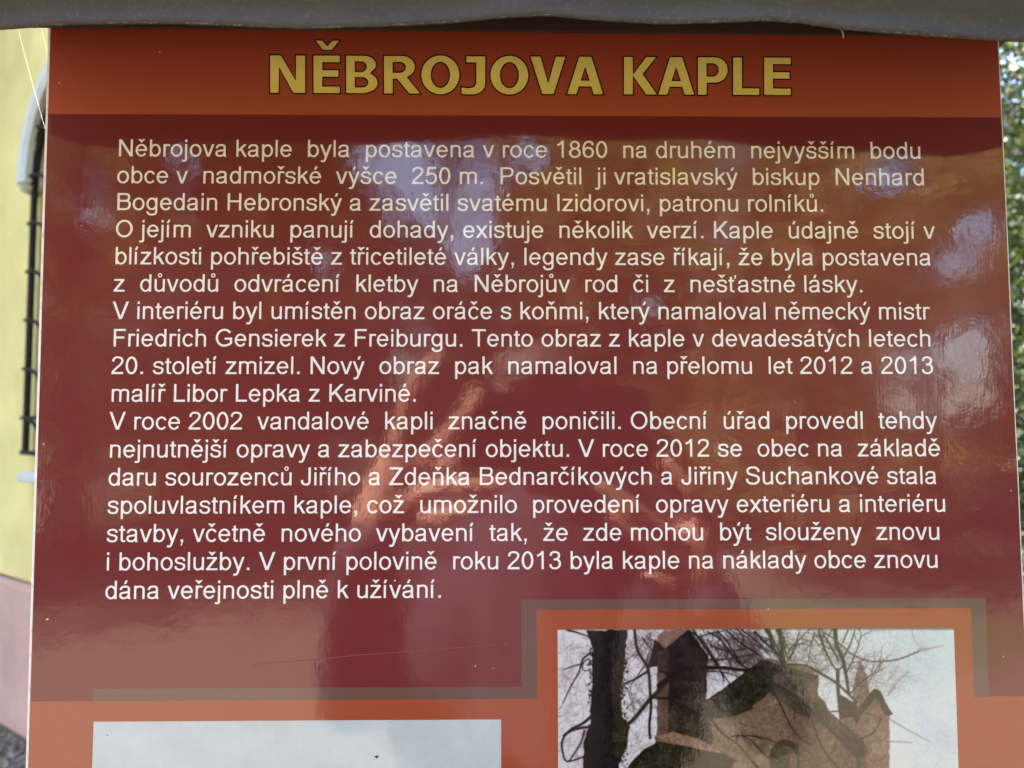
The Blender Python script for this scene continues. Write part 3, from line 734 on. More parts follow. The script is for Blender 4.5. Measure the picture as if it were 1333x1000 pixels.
# arched window in the gable
fill([C6(185 + 88 * math.cos(R(a)), 830 + 108 * math.sin(R(a))) for a in range(180, 361, 12)] + p6(273, 1400, 97, 1400), (66, 62, 40), (5, 5), jag=.4)
fill([C6(195 + 62 * math.cos(R(a)), 850 + 90 * math.sin(R(a))) for a in range(180, 361, 12)] + p6(257, 1400, 133, 1400), (118, 92, 68), (5, 5), jag=.4)
fill([C6(165 + 52 * math.cos(R(a)), 850 + 84 * math.sin(R(a))) for a in range(180, 361, 12)] + p6(217, 1400, 113, 1400), (74, 68, 44), (5, 5), jag=.4)
# the big trunk on the left with its mossy side
fill(p5(278, 92, 520, 92, 505, 190, 500, 330, 478, 440, 488, 590, 530, 640, 510, 760, 470, 870, 450, 1400, 255, 1400, 265, 740, 300, 640, 305, 560, 312, 400, 316, 210, 300, 150), (36, 25, 27), (3, 3), jag=1.6)
fill(p5(430, 260, 500, 200, 500, 330, 480, 440, 488, 590, 530, 640, 512, 760, 475, 840, 430, 800, 440, 600, 425, 420), (58, 50, 26), (7, 5), jag=2)
_x = None
def L5(w0, w1, col, *a, al=1.0): line(cr(p5(*a), 3), w0 * 1.35, w1 * 1.35, col, al)
def L6(w0, w1, col, *a, al=1.0): line(cr(p6(*a), 3), w0 * 1.35, w1 * 1.35, col, al)
D1 = (44, 30, 32); D2 = (56, 46, 34)
for i in range(240):
    y = rb_.uniform(822, 1090); x = rb_.choice((769, 770, 808, 811, 813)) + rb_.gauss(0, 2.0); s_ = rb_.uniform(1, 3)
    line([(x, y), (x + rb_.uniform(-2, 2), y + rb_.uniform(-2, 2))], s_, s_ * .6, rb_.choice(((36, 26, 28), (50, 42, 28), (30, 22, 22))), .9)
for (x_, y_, a_, l_, w__) in ((1091, 860, -1.9, 55, 2.6), (1100, 880, -1.2, 60, 2.0), (1023, 862, -2.3, 55, 2.6), (1026, 850, -1.1, 45, 2.0), (1105, 905, -.9, 60, 1.8), (930, 822, .9, 60, 1.8), (905, 822, 1.1, 45, 1.5), (960, 820, .8, 50, 1.6), (1000, 822, 1.0, 45, 1.8), (1060, 825, 1.7, 45, 1.6), (845, 850, 1.9, 60, 2.0), (836, 830, 1.2, 60, 1.8)):
    branch(x_, y_, a_, l_, w__, (66, 48, 46), 0, .9, .22, 6)
L5(3.4, 4.4, D2, 500, 650, 560, 600, 640, 500, 700, 440, 760, 370); L5(4.6, 2.6, (40, 28, 28), 700, 410, 780, 350, 850, 312, 940, 310, 1080, 308, 1200, 322, 1300, 300)
L5(2.8, 2.4, D1, 560, 90, 572, 190, 600, 250, 640, 320, 650, 450, 655, 540, 645, 640, 650, 715); L5(2.2, 1.6, D1, 640, 325, 570, 370, 500, 400)
L5(2.6, 1.6, (42, 40, 24), 660, 480, 760, 490, 840, 530, 960, 580, 1100, 590, 1240, 540)
L5(1.8, .8, TW, 305, 225, 260, 260, 240, 330, 200, 400, 165, 470, 145, 515); L5(1.4, .7, TW, 262, 285, 200, 300, 150, 320); L5(1.2, .8, TW, 300, 255, 265, 275, 262, 320, 305, 325)
L5(3, 2, TW, 302, 595, 260, 630, 200, 660, 150, 700); L5(2.6, 1.4, TW, 300, 650, 230, 660, 165, 690, 140, 740, 145, 800, 170, 850, 260, 825); L5(1.8, 1, TW, 270, 670, 250, 740, 200, 820, 180, 850)
L5(2, 1.2, TW, 170, 90, 230, 105, 300, 130)
L5(2.2, .8, D1, 1000, 600, 1070, 690, 1150, 745, 1200, 800, 1260, 880); L5(1.4, .7, D1, 1120, 705, 1220, 700, 1300, 720); L5(1.2, .6, D1, 1150, 745, 1160, 700, 1240, 730, 1333, 830)
for a in ((880, 95, 960, 160, 1040, 290, 1080, 390), (900, 90, 980, 210, 1060, 330, 1140, 440), (1040, 95, 1110, 180, 1170, 280, 1210, 310), (1090, 90, 1180, 170, 1290, 240), (1180, 90, 1260, 150, 1333, 230), (980, 100, 1060, 150, 1170, 290)):
    L5(1.7, 1.1, D1, *a)
L5(1.2, .8, D1, 930, 130, 1000, 110, 1070, 95); L5(1.3, .8, D1, 960, 260, 1080, 260, 1190, 240, 1280, 230); L5(1.2, .8, D1, 980, 330, 1080, 335, 1190, 370); L5(1.3, .9, D1, 1000, 180, 1090, 210, 1200, 200)
L6(3.6, 3.2, D2, 150, 90, 165, 170, 175, 250, 185, 300); L6(2.4, 1.6, D1, 10, 100, 70, 160, 140, 230, 170, 290); L6(4.5, 2.5, D1, 80, 90, 105, 130, 120, 200, 160, 240); L6(6, 3, D1, 150, 90, 165, 130); L6(1.8, .8, D1, 205, 265, 240, 200, 268, 100); L6(1.6, 1.2, D1, 180, 130, 185, 200, 205, 260)
L6(2.4, 2.0, D2, 200, 290, 300, 295, 400, 345, 500, 410, 600, 510)
L6(4.0, 2.6, (62, 48, 38), 475, 90, 485, 180, 520, 260, 540, 360, 555, 460); L6(3.4, 3.2, (70, 56, 44), 490, 320, 492, 420, 500, 520, 510, 600)
L6(2.0, 1.4, (80, 60, 54), 380, 90, 410, 190, 460, 290, 490, 320, 520, 300); L6(2.0, 1.0, (90, 66, 60), 520, 250, 560, 180, 590, 90); L6(1.6, .8, (110, 84, 80), 550, 90, 520, 160, 500, 200)
L6(1.8, 1.3, (120, 92, 88), 400, 100, 470, 140, 560, 220, 640, 262, 710, 272, 830, 262, 930, 225, 980, 205); L6(3.4, .8, (190, 168, 164), 965, 205, 1010, 200, 1100, 180); L6(1.2, .6, (190, 175, 175), 920, 95, 935, 150, 985, 200)
L6(1.2, .8, (140, 110, 104), 760, 262, 700, 340, 640, 440, 560, 480); L6(.9, .6, (150, 124, 118), 780, 470, 830, 400, 900, 330)
L6(3.6, 3.4, (66, 58, 42), 80, 380, 180, 430, 300, 520, 420, 640, 520, 740, 610, 830); L6(4.5, 3.6, (80, 72, 46), 610, 830, 612, 1000, 612, 1400)
L6(1.8, 1.2, D2, 90, 400, 160, 520, 210, 630, 270, 710, 340, 755, 360, 720); L6(2.0, 1.4, D2, 335, 580, 370, 700, 420, 800, 500, 890); L6(1.2, .8, D2, 480, 735, 470, 780, 440, 810)
L6(1.6, 1.0, (88, 70, 54), 400, 565, 520, 560, 640, 565, 740, 600); L6(1.2, .5, (150, 126, 110), 790, 605, 900, 670, 1030, 740); L6(1.4, .8, (110, 90, 68), 640, 750, 700, 730, 800, 735, 920, 740, al=.7); L6(1.6, 1.2, D2, 0, 700, 70, 715, 140, 740, al=.8)
L6(1.4, 1, D2, 620, 720, 700, 680, 740, 600); L6(1.4, .9, D2, 0, 740, 90, 830, 140, 780); L6(1.2, .8, D2, 240, 600, 250, 540, 300, 560); L6(2.2, 1.8, D1, 0, 850, 40, 900, 80, 1000)
for i in range(60): branch(rb_.uniform(730, 775), rb_.uniform(825, 990), rb_.uniform(1.2, 3.6), rb_.uniform(8, 30), .7, (80, 58, 62), 0, .55, .4)
for i in range(70): branch(rb_.uniform(812, 850), rb_.uniform(825, 985), rb_.uniform(-.6, 2.0), rb_.uniform(8, 26), .7, (78, 56, 56), 0, .6, .4)
def inside(x, y):
    a = img[int(min(HH - 1, max(0, (y - PY0) * SSP))), int(min(WWp - 1, max(0, (x - PX0) * SSP)))]; return a.mean()
for i in range(5200):                                        # blotches of ivy, plaster and shade on the masonry
    x, y = rb_.uniform(765, 1160), rb_.uniform(825, 1095); m_ = inside(x, y)
    if m_ > 150: continue
    k_ = rb_.uniform(.6, 1.45); base_ = img[int((y - PY0) * SSP), int((x - PX0) * SSP)] * k_ + rb_.uniform(-4, 8)
    a_ = rb_.uniform(0, 6.28); l_ = rb_.uniform(.5, 3.5); s_ = rb_.uniform(.7, 2.4)
    x2, y2 = x + l_ * math.cos(a_), y + l_ * math.sin(a_)
    if inside(x2, min(y2, 1094)) < 150: line([(x, y), (x2, y2)], s_, s_ * .5, base_, .5)
for i in range(60): branch(rb_.uniform(960, 1130), rb_.uniform(880, 1010), rb_.uniform(-3, 3), rb_.uniform(8, 26), .7, (84, 70, 54), 1, .5, .4)
for i in range(420):
    x, y = rb_.uniform(726, 1242), rb_.uniform(820, 1080); line([(x, y), (x + .3, y)], .6, .6, rb_.choice(((190, 180, 178), (40, 32, 30), (150, 132, 120))), .45)
img[yy < 819.8] = img[yy < 819.8] * .6
img = np.clip(img, 3, 240)
# soften like an enlarged scan
for _k in range(2):
    for ax in (0, 1): img = (np.roll(img, 1, ax) + 2 * img + np.roll(img, -1, ax)) / 4
img = np.clip(img + (N3 * 2.2 + N1 * 1.5)[..., None], 3, 240)
s01 = img / 255.0; lin = np.where(s01 <= .04045, s01 / 12.92, ((s01 + .055) / 1.055) ** 2.4)
g_ = lin.mean(-1, keepdims=True); lin = (g_ + (lin - g_) * .8) * (.80 + .35 * np.clip(g_ / .35, 0, 1))
lin = np.clip(lin * (np.array([.72, .70, .68]) * (1 - lin) + np.array([.70, .77, .82]) * lin), .003, .68)
gx0, gx1 = X(726.2, 900), X(1244.3, 900); gz1, gz0 = Z(980, 818.4), zb + .004
NX, NZ = 560, 290
gx = np.linspace(gx0, gx1, NX); gz = np.linspace(gz1, gz0, NZ)
GX, GZ = np.meshgrid(gx, gz)
Q = np.stack([GX - CAM[0], np.zeros_like(GX) - CAM[1], GZ - CAM[2]], -1) @ RC
U = 666.5 + F_PX * Q[..., 0] / Q[..., 1]; Vv = 500 - F_PX * Q[..., 2] / Q[..., 1]
fi = np.clip((Vv - PY0) * SSP - .5, 0, HH - 1.01); fj = np.clip((U - PX0) * SSP - .5, 0, WWp - 1.01)
a_, b_ = fi.astype(int), fj.astype(int); fa, fb = (fi - a_)[..., None], (fj - b_)[..., None]
colr = lin[a_, b_] * (1 - fa) * (1 - fb) + lin[a_ + 1, b_] * fa * (1 - fb) + lin[a_, b_ + 1] * (1 - fa) * fb + lin[a_ + 1, b_ + 1] * fa * fb
vtx = np.stack([GX, np.full_like(GX, -2.5 * LY), GZ], -1).reshape(-1, 3)
ii = np.arange(NZ * NX).reshape(NZ, NX)
fcs = np.stack([ii[1:, :-1], ii[1:, 1:], ii[:-1, 1:], ii[:-1, :-1]], -1).reshape(-1, 4)
me = bpy.data.meshes.new('printed_photograph'); me.vertices.add(len(vtx)); me.vertices.foreach_set('co', vtx.astype(np.float32).reshape(-1))
me.loops.add(fcs.size); me.loops.foreach_set('vertex_index', fcs.astype(np.int32).reshape(-1))
me.polygons.add(len(fcs)); me.polygons.foreach_set('loop_start', np.arange(0, fcs.size, 4, dtype=np.int32)); me.polygons.foreach_set('loop_total', np.full(len(fcs), 4, dtype=np.int32))
me.update(calc_edges=True)
ca = me.color_attributes.new('print', 'FLOAT_COLOR', 'POINT')
ca.data.foreach_set('color', np.concatenate([colr.reshape(-1, 3), np.ones((NZ * NX, 1))], 1).astype(np.float32).reshape(-1))
me.materials.append(m_photo); pho = bpy.data.objects.new('printed_photograph', me); COL.objects.link(pho); pho.parent = sign

# ---- specks of dirt and small flecks stuck on the film
def speck(px, py, rpx, mat, name='dirt_speck', el=1.0):
    x, z = bd(px, py); r = rpx * .00039; n = 9; V = [(x, -.0003, z)]
    for k in range(n):
        a = 2 * math.pi * k / n; rr = r * rb_.uniform(.6, 1.25)
        V.append((x + math.cos(a) * rr * el, -LY * 3.2, z + math.sin(a) * rr))
    mesh_obj(name, V, [(0, 1 + k, 1 + (k + 1) % n) for k in range(n)], mat, panel, smooth=True)
for a in ((536, 300.5, 2.2, 1.5), (344, 678, 1.6, 1.5), (490, 985, 2.0, 1.4), (913, 527.5, 1.5, 1), (750, 284, 1.8, 1.6), (140, 957, 1, 1), (1220, 331, 1.8, .7), (537, 253, .9, 1), (670, 77.5, 1.0, 1), (1090, 783.3, .8, 1), (855, 232, 1, .6), (503, 806, .7, 1), (507, 940, .7, 1)):
    speck(a[0], a[1], a[2], m_dirt, el=a[3])
for a in ((62, 806, 1.6, 1), (57, 578, 1.1, 1), (77, 108, .8, 1), (514, 756, 1.3, 1), (618.5, 867, 1, 1), (642, 870, .9, 1), (1241, 299, 1.3, 1), (208, 68, .9, 1), (1306, 855, 1.2, .6), (1316, 639, .9, 1), (106, 294, .8, 1), (1000, 793, .8, 1), (945, 593, .9, .5)):
    speck(a[0], a[1], a[2], m_fleck, 'pale_fleck', el=a[3])
def scratch(P, wpx, mat):
    V = []; Fs = []
    for i, (px, py) in enumerate(P):
        x, z = bd(px, py); V += [(x, -LY * 3.0, z - wpx * .0002), (x, -LY * 3.0, z + wpx * .0002)]
        if i: Fs.append((2 * i - 2, 2 * i, 2 * i + 1, 2 * i - 1))
    mesh_obj('scratch', V, Fs, mat, panel)
q = NT('scratch_line'); q.p.inputs['Base Color'].default_value = (.26, .075, .065, 1); q.p.inputs['Roughness'].default_value = .5; m_scr = q.m
scratch([(330, 865), (400, 859.5), (470, 852.5), (560, 846), (660, 838)], .7, m_scr)
scratch([(322, 38), (328, 62), (337, 90)], .9, m_scr); scratch([(521, 789), (528, 794), (532, 808)], .6, m_scr)

# ---- dark rail above the print, posts behind, little roof
rail_z = bd(650, 41)[1]
bm = box_bm(-.262, .262, -.0035, -.0009, rail_z - .0013, rail_z + .05, .0005)
for v in bm.verts: v.co.z += -(v.co.x) * .0045
bm_obj('top_rail', bm, m_wood, sign)
for sx in (-1, 1):
    bm_obj('post', box_bm(sx * .17 - .03, sx * .17 + .03, .0065, .065, -.3, rail_z + .02, .004), m_wood, sign)
# roof: a bent sheet, its front edge wavy, its front corners rounded back
def front_wave(x):
    px = 655 + (x + .0135) * 963 / .3205
    z = np.interp(px, [-200, 0, 66, 110, 230, 330, 400, 500, 590, 640, 710, 790, 860, 930, 1000, 1050, 1100, 1200, 1300, 1360, 1500],
                  [56, 41.5, 36.5, 34, 32.5, 36.2, 38, 34.5, 29.5, 23.5, 19.5, 26, 29.5, 27.5, 24.6, 28, 35.5, 43, 49, 52, 58])
    return z
ROOF_G = .0677
def at_depth(px, py, y):
    d = ray(px, py); t = (y - CAM[1]) / d[1]; return Vector(CAM + d * t)
rs = empty('roof_sheet'); rs.parent = sign
V = []; Fs = []; nx = 240
XE0, XE1 = -.274, .285
prof_n = 9
for i in range(nx + 1):
    x = XE0 + (XE1 - XE0) * i / nx
    # plan setback near the ends
    e = min(x - XE0, XE1 - x); g = ROOF_G
    rr = .030
    if e < rr: g = ROOF_G - .026 * (1 - math.sqrt(max(0, 1 - ((rr - e) / rr) ** 2)))
    yf = -g
    # height so that the edge is where it should be at this depth
    py = front_wave(x); dd = (-CAM[1] - ROOF_G)
    zf = at_depth(666, py, -ROOF_G).z
    rough = .0004 * noise.noise(Vector((x * 300, 0, 0))) + .0003 * noise.noise(Vector((x * 900, 5, 0)))
    zf += rough
    rows = [(yf + .0030, zf + .0014), (yf + .0012, zf + .0002), (yf, zf + .0006), (yf - .0006, zf + .002), (yf - .0008, zf + .006), (yf - .0018, zf + .0125),
            (yf - .0075, zf + .0148 + .001 * noise.noise(Vector((x * 12, 3, 0)))), (yf - .0095, zf + .019), (yf - .010, zf + .032), (yf + .01, zf + .045), (0, zf + .080), (ROOF_G, zf + .050), (ROOF_G, zf + .043), (0, zf + .072), (yf + .014, zf + .037), (yf + .003, zf + .010)]
    V += [(x if a < .02 else x * .955 - .002, a, b) for a, b in rows]
nr = len(rows)
for i in range(nx):
    for k in range(nr): Fs.append((i * nr + k, i * nr + (k + 1) % nr, (i + 1) * nr + (k + 1) % nr, (i + 1) * nr + k))
Fs += [tuple(range(nr))[::-1], tuple(nx * nr + k for k in range(nr))]
sheet = mesh_obj('sheet', V, Fs, m_roof, rs, smooth=True)
# torn bright fibres along the lower edge
bm = bmesh.new()
for i in range(330):
    x = random.uniform(-.225, .235); py = front_wave(x); zf = at_depth(666, py, -ROOF_G).z
    if noise.noise(Vector((x * 60, 1, 4))) < -.05: continue
    l = random.uniform(.0006, .003); r = random.uniform(.00010, .00028)
    tube_bm([(x, -ROOF_G + .0002, zf + .0003), (x + l / 2, -ROOF_G - .0003, zf + .0003 + random.uniform(-.0003, .0003)), (x + l, -ROOF_G, zf + .0004)], r, 4, bm)
fr = bm_obj('frayed_edge', bm, m_edge, rs); fr['kind'] = 'stuff'
# dangling husk
hx = (1097 - 655) * .318 / 963 - .0135
_h = at_depth(1097, 40, -.067); hx, hz = _h.x, _h.z
husk = bm_obj('dry_husk', tube_bm([(hx - .0005, -.0663, hz + .001), (hx, -.0668, hz - .0008), (hx + .0002, -.067, hz - .002), (hx + .0001, -.067, hz - .0036)], [.0002, .0003, .0004, .0001], 6), m_husk)
tag(husk, 'tiny dry husk dangling from the edge of the grey roof', 'husk')
# spider silk
def at_depth(px, py, y):
    d = ray(px, py); t = (y - CAM[1]) / d[1]; return Vector(CAM + d * t)
def silk(P, r, label):
    n = 14; pts = []
    a, b = P
    for k in range(n + 1):
        t = k / n; p = a.lerp(b, t); p.z -= .0012 * 4 * t * (1 - t); pts.append(p)
    o = bm_obj('spider_thread', tube_bm(pts, r, 5), m_silk); tag(o, label, 'spider thread')
silk((at_depth(21.5, 30, .010), at_depth(61, 175, .0085)), .00006, 'long slanting spider thread left of the board, crossing the white arch')
silk((at_depth(52, 28, .010), at_depth(65, 78, .0085)), .00005, 'short spider thread between the roof edge and the top left corner of the board')

# ------------------------------------------------------------------ trees
MC = Vector((CAM[0], -CAM[1], CAM[2]))                       # the viewpoint's mirror image, used only to know which gaps in the wood show in the board
def leaves(centers, radii, n, size, mat, name, parent, gaps=(), corr=(), seed=0, squash=.8, flat=.35):
    r = np.random.default_rng(seed); k = len(centers); C = np.array(centers); Rr = np.array(radii)
    w_ = Rr ** 2.2; w_ /= w_.sum(); idx = r.choice(k, n, p=w_)
    d = r.normal(0, 1, (n, 3)); d /= np.linalg.norm(d, axis=1)[:, None]; rad = r.uniform(0.25, 1, n) ** .45
    P = C[idx] + d * (Rr[idx] * rad)[:, None] * np.array([1, 1, squash])
    keep = P[:, 2] > .1
    for (o, dr, rr) in corr:                                 # open lanes where the sun comes through
        o = np.array(o); dr = np.array(dr) / np.linalg.norm(dr); v = P - o; tt = v @ dr
        keep &= np.linalg.norm(v - tt[:, None] * dr, axis=1) > rr
    for (dr, hw, hh) in gaps:                                # openings between the boughs towards the sky
        dr = np.array(dr) / np.linalg.norm(dr); v = P - np.array(MC); v /= np.linalg.norm(v, axis=1)[:, None]
        rt = np.cross(dr, [0, 0, 1]); rt /= np.linalg.norm(rt); up = np.cross(rt, dr)
        jit = 1 + .30 * np.sin(P[:, 0] * 3.1 + P[:, 2] * 4.3) * np.cos(P[:, 2] * 5.7 + P[:, 1] * 2.0)
        keep &= ((v @ rt / hw) ** 2 + (v @ up / hh) ** 2 > jit) | (v @ dr < 0)
    P = P[keep]; n = len(P)
    nrm = r.normal(0, 1, (n, 3)) + np.array([0, 0, flat * 2]); nrm /= np.linalg.norm(nrm, axis=1)[:, None]
    t = np.cross(nrm, r.normal(0, 1, (n, 3))); t /= np.linalg.norm(t, axis=1)[:, None]; b = np.cross(nrm, t)
    s = size * r.uniform(.6, 1.3, n)[:, None]
    q4 = np.stack([P - t * s * .5, P + b * s * .30 + nrm * s * .06, P + t * s * .5, P - b * s * .30 + nrm * s * .06], 1)
    return quads_obj(name, q4, mat, parent, attr=np.clip(r.normal(.45, .25, n), 0, 1))
def make_tree(loc, h, cr_, label, mat, n, size, trunk_r=.16, low=.3, gaps=(), corr=(), seed=0, group=None, nclump=26):
    r = random.Random(seed); root = empty('broadleaf_tree', loc); tag(root, label, 'tree', group)
    lx, ly = loc[0], loc[1]
    bm = bmesh.new()
    tube_bm([(0, 0, -.2), (.05, .02, h * .15), (-.03, .05, h * .35), (.06, -.04, h * .6), (0, 0, h * .9)], [trunk_r * 1.4, trunk_r, trunk_r * .8, trunk_r * .5, .02], 10, bm)
    C = []; Rd = []
    for k in range(nclump):
        a = r.uniform(0, 2 * math.pi); z = h * r.uniform(low, .95); zz = (z / h - low) / (1 - low)
        rr = cr_ * (1 - .55 * abs(zz - .35) ** 1.3) * r.uniform(.35, .85)
        p = Vector((math.cos(a) * rr, math.sin(a) * rr, z)); C.append((p.x + lx, p.y + ly, p.z)); Rd.append(cr_ * r.uniform(.28, .46))
        st = Vector((0, 0, max(h * .18, z - rr * .8)))
        tube_bm([st, st.lerp(p, .5) + Vector((0, 0, .12 * rr)), p], [trunk_r * .35, trunk_r * .2, .01], 5, bm)
    bm_obj('trunk', bm, m_bark, root, smooth=True)
    cr0 = leaves(C, Rd, n, size, mat, 'crown', None, gaps, corr, seed)
    cr0.location = (-lx, -ly, 0); cr0.parent = root
    return root
def mdir(px, py): d = ray(px, py); return (d[0], -d[1], d[2])
GAPS = [(mdir(570, 235), .085, .075), (mdir(595, 300), .055, .06), (mdir(1215, 500), .06, .06), (mdir(1262, 450), .02, .03), (mdir(1235, 345), .03, .012), (mdir(240, 235), .014, .05),
        (mdir(480, 215), .022, .022), (mdir(110, 250), .02, .045), (mdir(95, 340), .014, .03), (mdir(1160, 225), .03, .02), (mdir(420, 340), .008, .02), (mdir(846, 400), .010, .008), (mdir(815, 520), .015, .012), (mdir(1270, 300), .02, .025), (mdir(530, 480), .02, .03), (mdir(690, 205), .02, .02)]
HAND = (-.10, -.43, 1.50)
CORR = [(HAND, tuple(SUN), .15), ((.13, -.42, 1.42), tuple(SUN), .11)]
GB = 'trees behind the reader of the board'
make_tree((-5.2, -8.5, 0), 8.5, 3.4, 'olive green tree behind the reader, mirrored at the left of the board', m_leaf2, 34000, .14, seed=1, nclump=52, gaps=GAPS, corr=CORR, group=GB, low=.12)
make_tree((-1.0, -11.0, 0), 9.5, 3.8, 'tall olive tree straight behind the reader of the board', m_leaf2, 36000, .15, seed=2, nclump=52, gaps=GAPS, corr=CORR, group=GB, low=.12)
make_tree((3.6, -9.0, 0), 8.8, 3.4, 'olive green tree behind the reader, mirrored right of the middle of the board', m_leaf2, 34000, .14, seed=3, nclump=52, gaps=GAPS, corr=CORR, group=GB, low=.12)
make_tree((8.2, -7.5, 0), 8.0, 3.3, 'dark green tree behind the reader, mirrored at the right edge of the board', m_leaf, 30000, .14, seed=4, nclump=46, gaps=GAPS, corr=CORR, group=GB, low=.12)
make_tree((-10.5, -6.0, 0), 8.5, 3.6, 'broadleaf tree far to the left behind the reader', m_leaf2, 26000, .15, seed=5, nclump=46, gaps=GAPS, corr=CORR, group=GB, low=.15)
make_tree((1.6, -14.5, 0), 12.0, 4.4, 'tallest tree in the second row behind the reader', m_leaf2, 30000, .19, seed=21, gaps=GAPS, group=GB, low=.1, nclump=50)
make_tree((-6.2, -14.0, 0), 11.5, 4.4, 'second row tree behind the reader, towards the left of the mirror image', m_leaf, 30000, .19, seed=22, gaps=GAPS, group=GB, low=.1, nclump=50)
make_tree((8.0, -13.5, 0), 11.5, 4.4, 'second row tree behind the reader, towards the right of the mirror image', m_leaf2, 30000, .19, seed=23, gaps=GAPS, group=GB, low=.1, nclump=50)
make_tree((-7.4, 5.2, 0), 10.8, 3.6, 'tree left of the chapel that dapples its yellow wall with shade', m_leaf, 46000, .17, seed=6, corr=CORR, low=.25, nclump=46)
make_tree((-5.5, 9.2, 0), 12.5, 3.5, 'tall tree left of and behind the chapel', m_leaf3, 11000, .17, seed=8, corr=CORR, low=.35)
make_tree((6.7, 8.3, 0), 8.8, 3.5, 'leafy tree beyond the right edge of the board with blue sky in its gaps', m_leaf4, 95000, .078, seed=9, low=.05, nclump=80)
make_tree((9.0, 12.5, 0), 7.0, 3.2, 'dark tree farther off behind the leafy tree right of the board', m_leaf4, 34000, .15, seed=10, low=.02, nclump=46)
# far belt of woodland closing the view all round
C = []; Rd = []
for k in range(150):
    a = 2 * math.pi * k / 150 + random.uniform(-.02, .02); d = random.uniform(24, 30)
    C.append((math.cos(a) * d, math.sin(a) * d, random.uniform(.5, 4.2))); Rd.append(random.uniform(1.6, 2.8))
belt = leaves(C, Rd, 60000, .42, m_leaf3, 'far_woodland', None, seed=33, gaps=GAPS); tag(belt, 'far belt of woodland closing the view all round', 'woodland', kind='stuff')

# ------------------------------------------------------------------ the reader holding a phone (seen as a mirror image in the film)
def capsule(bm, a, b, ra, rb2, seg=12):
    a, b = Vector(a), Vector(b); d = b - a; L = d.length; t = d.normalized() if L > 1e-6 else Vector((0, 0, 1))
    u = t.cross(Vector((0, 0, 1)) if abs(t.z) < .9 else Vector((0, 1, 0))).normalized(); v = t.cross(u); rings = []
    pr = [(-ra, .15 * ra)] + [(-ra * math.cos(math.pi / 2 * k / 3), ra * math.sin(math.pi / 2 * k / 3)) for k in (1, 2)] + [(0, ra), (L, rb2)] + [(L + rb2 * math.sin(math.pi / 2 * k / 3), rb2 * math.cos(math.pi / 2 * k / 3)) for k in (1, 2)] + [(L + rb2, .15 * rb2)]
    for s, r in pr: rings.append([bm.verts.new(a + t * s + u * r * math.cos(2 * math.pi * k / seg) + v * r * math.sin(2 * math.pi * k / seg)) for k in range(seg)])
    for A, B in zip(rings, rings[1:]):
        for k in range(seg): bm.faces.new((A[k], A[(k + 1) % seg], B[(k + 1) % seg], B[k]))
    bm.faces.new(rings[0][::-1]); bm.faces.new(rings[-1])
def ellipsoid(bm, c, r, rotm=None):
    g = bmesh.ops.create_uvsphere(bm, u_segments=20, v_segments=14, radius=1)
    for v in g['verts']:
        p = Vector((v.co.x * r[0], v.co.y * r[1], v.co.z * r[2])); v.co = (rotm @ p if rotm else p) + Vector(c)
def chain(bm, pts, rad):
    for i in range(len(pts) - 1): capsule(bm, pts[i], pts[i + 1], rad[i], rad[i + 1])
def remesh(name, bm, vox, mat, parent, it=4):
    o = bm_obj('tmp', bm)
    md = o.modifiers.new('r', 'REMESH'); md.mode = 'VOXEL'; md.voxel_size = vox; md.use_smooth_shade = True
    ms = o.modifiers.new('s', 'SMOOTH'); ms.iterations = it; ms.factor = .5
    dg_ = bpy.context.evaluated_depsgraph_get(); me = bpy.data.meshes.new_from_object(o.evaluated_get(dg_)); me.name = name
    bpy.data.objects.remove(o); n = bpy.data.objects.new(name, me); COL.objects.link(n); n.parent = parent
    me.materials.clear(); me.materials.append(mat); me.polygons.foreach_set('use_smooth', [True] * len(me.polygons))
    return n
q = NT('skin'); q.l(q.ramp(q.noise(25, 4), [(.3, (.42, .20, .13)), (.7, (.52, .27, .18))]), q.p.inputs['Base Color']); q.p.inputs['Roughness'].default_value = .5
q.p.inputs['Subsurface Weight'].default_value = .08; q.p.inputs['Subsurface Radius'].default_value = (.01, .004, .002); m_skin = q.m
m_shirt = plain('dark_shirt', (.045, .028, .038), .9, .2, 60, (300, .0005))
m_trous = plain('dark_trousers', (.03, .032, .04), .9, .2, 60)
m_hair = plain('brown_hair', (.05, .03, .018), .6, .4, 200)
m_phone = plain('black_phone', (.012, .012, .014), .15, .1, 10)
m_lens = plain('lens_glass', (.005, .005, .008), .05, .1, 10)
m_shoe = plain('dark_shoes', (.04, .035, .03), .7, .2, 30)
m_eyew = plain('eye', (.5, .48, .45), .2, .1, 30)
PX, PYY = .045, -.80                                          # where the reader stands
person = empty('person', (PX, PYY, 0)); tag(person, 'person in dark clothes holding up a phone in front of the board', 'person')
def pl(v): return Vector(v) - Vector((PX, PYY, 0))
def mp(px, py, y): return pl(mirror_pt(px, py, y))
bm = bmesh.new()
hd = pl((PX + .0, PYY + .02, 1.545))
ellipsoid(bm, hd + Vector((0, -.01, .03)), (.075, .095, .10)); ellipsoid(bm, hd + Vector((0, .02, -.045)), (.055, .065, .065))
capsule(bm, hd + Vector((0, .092, .02)), hd + Vector((0, .108, -.012)), .009, .014); ellipsoid(bm, hd + Vector((0, .088, -.052)), (.024, .012, .010))
for sx in (-1, 1):
    ellipsoid(bm, hd + Vector((sx * .076, -.005, .0)), (.010, .02, .032)); ellipsoid(bm, hd + Vector((sx * .032, .075, .032)), (.024, .016, .008))
    ellipsoid(bm, hd + Vector((sx * .04, .055, -.02)), (.025, .025, .02))
capsule(bm, hd + Vector((0, -.03, -.06)), pl((PX, PYY - .03, 1.38)), .056, .062)
chain(bm, [pl((PX, PYY - .03, 1.36)), pl((PX, PYY - .03, 1.1)), pl((PX, PYY - .02, .95))], [.12, .13, .14])
sh = {}
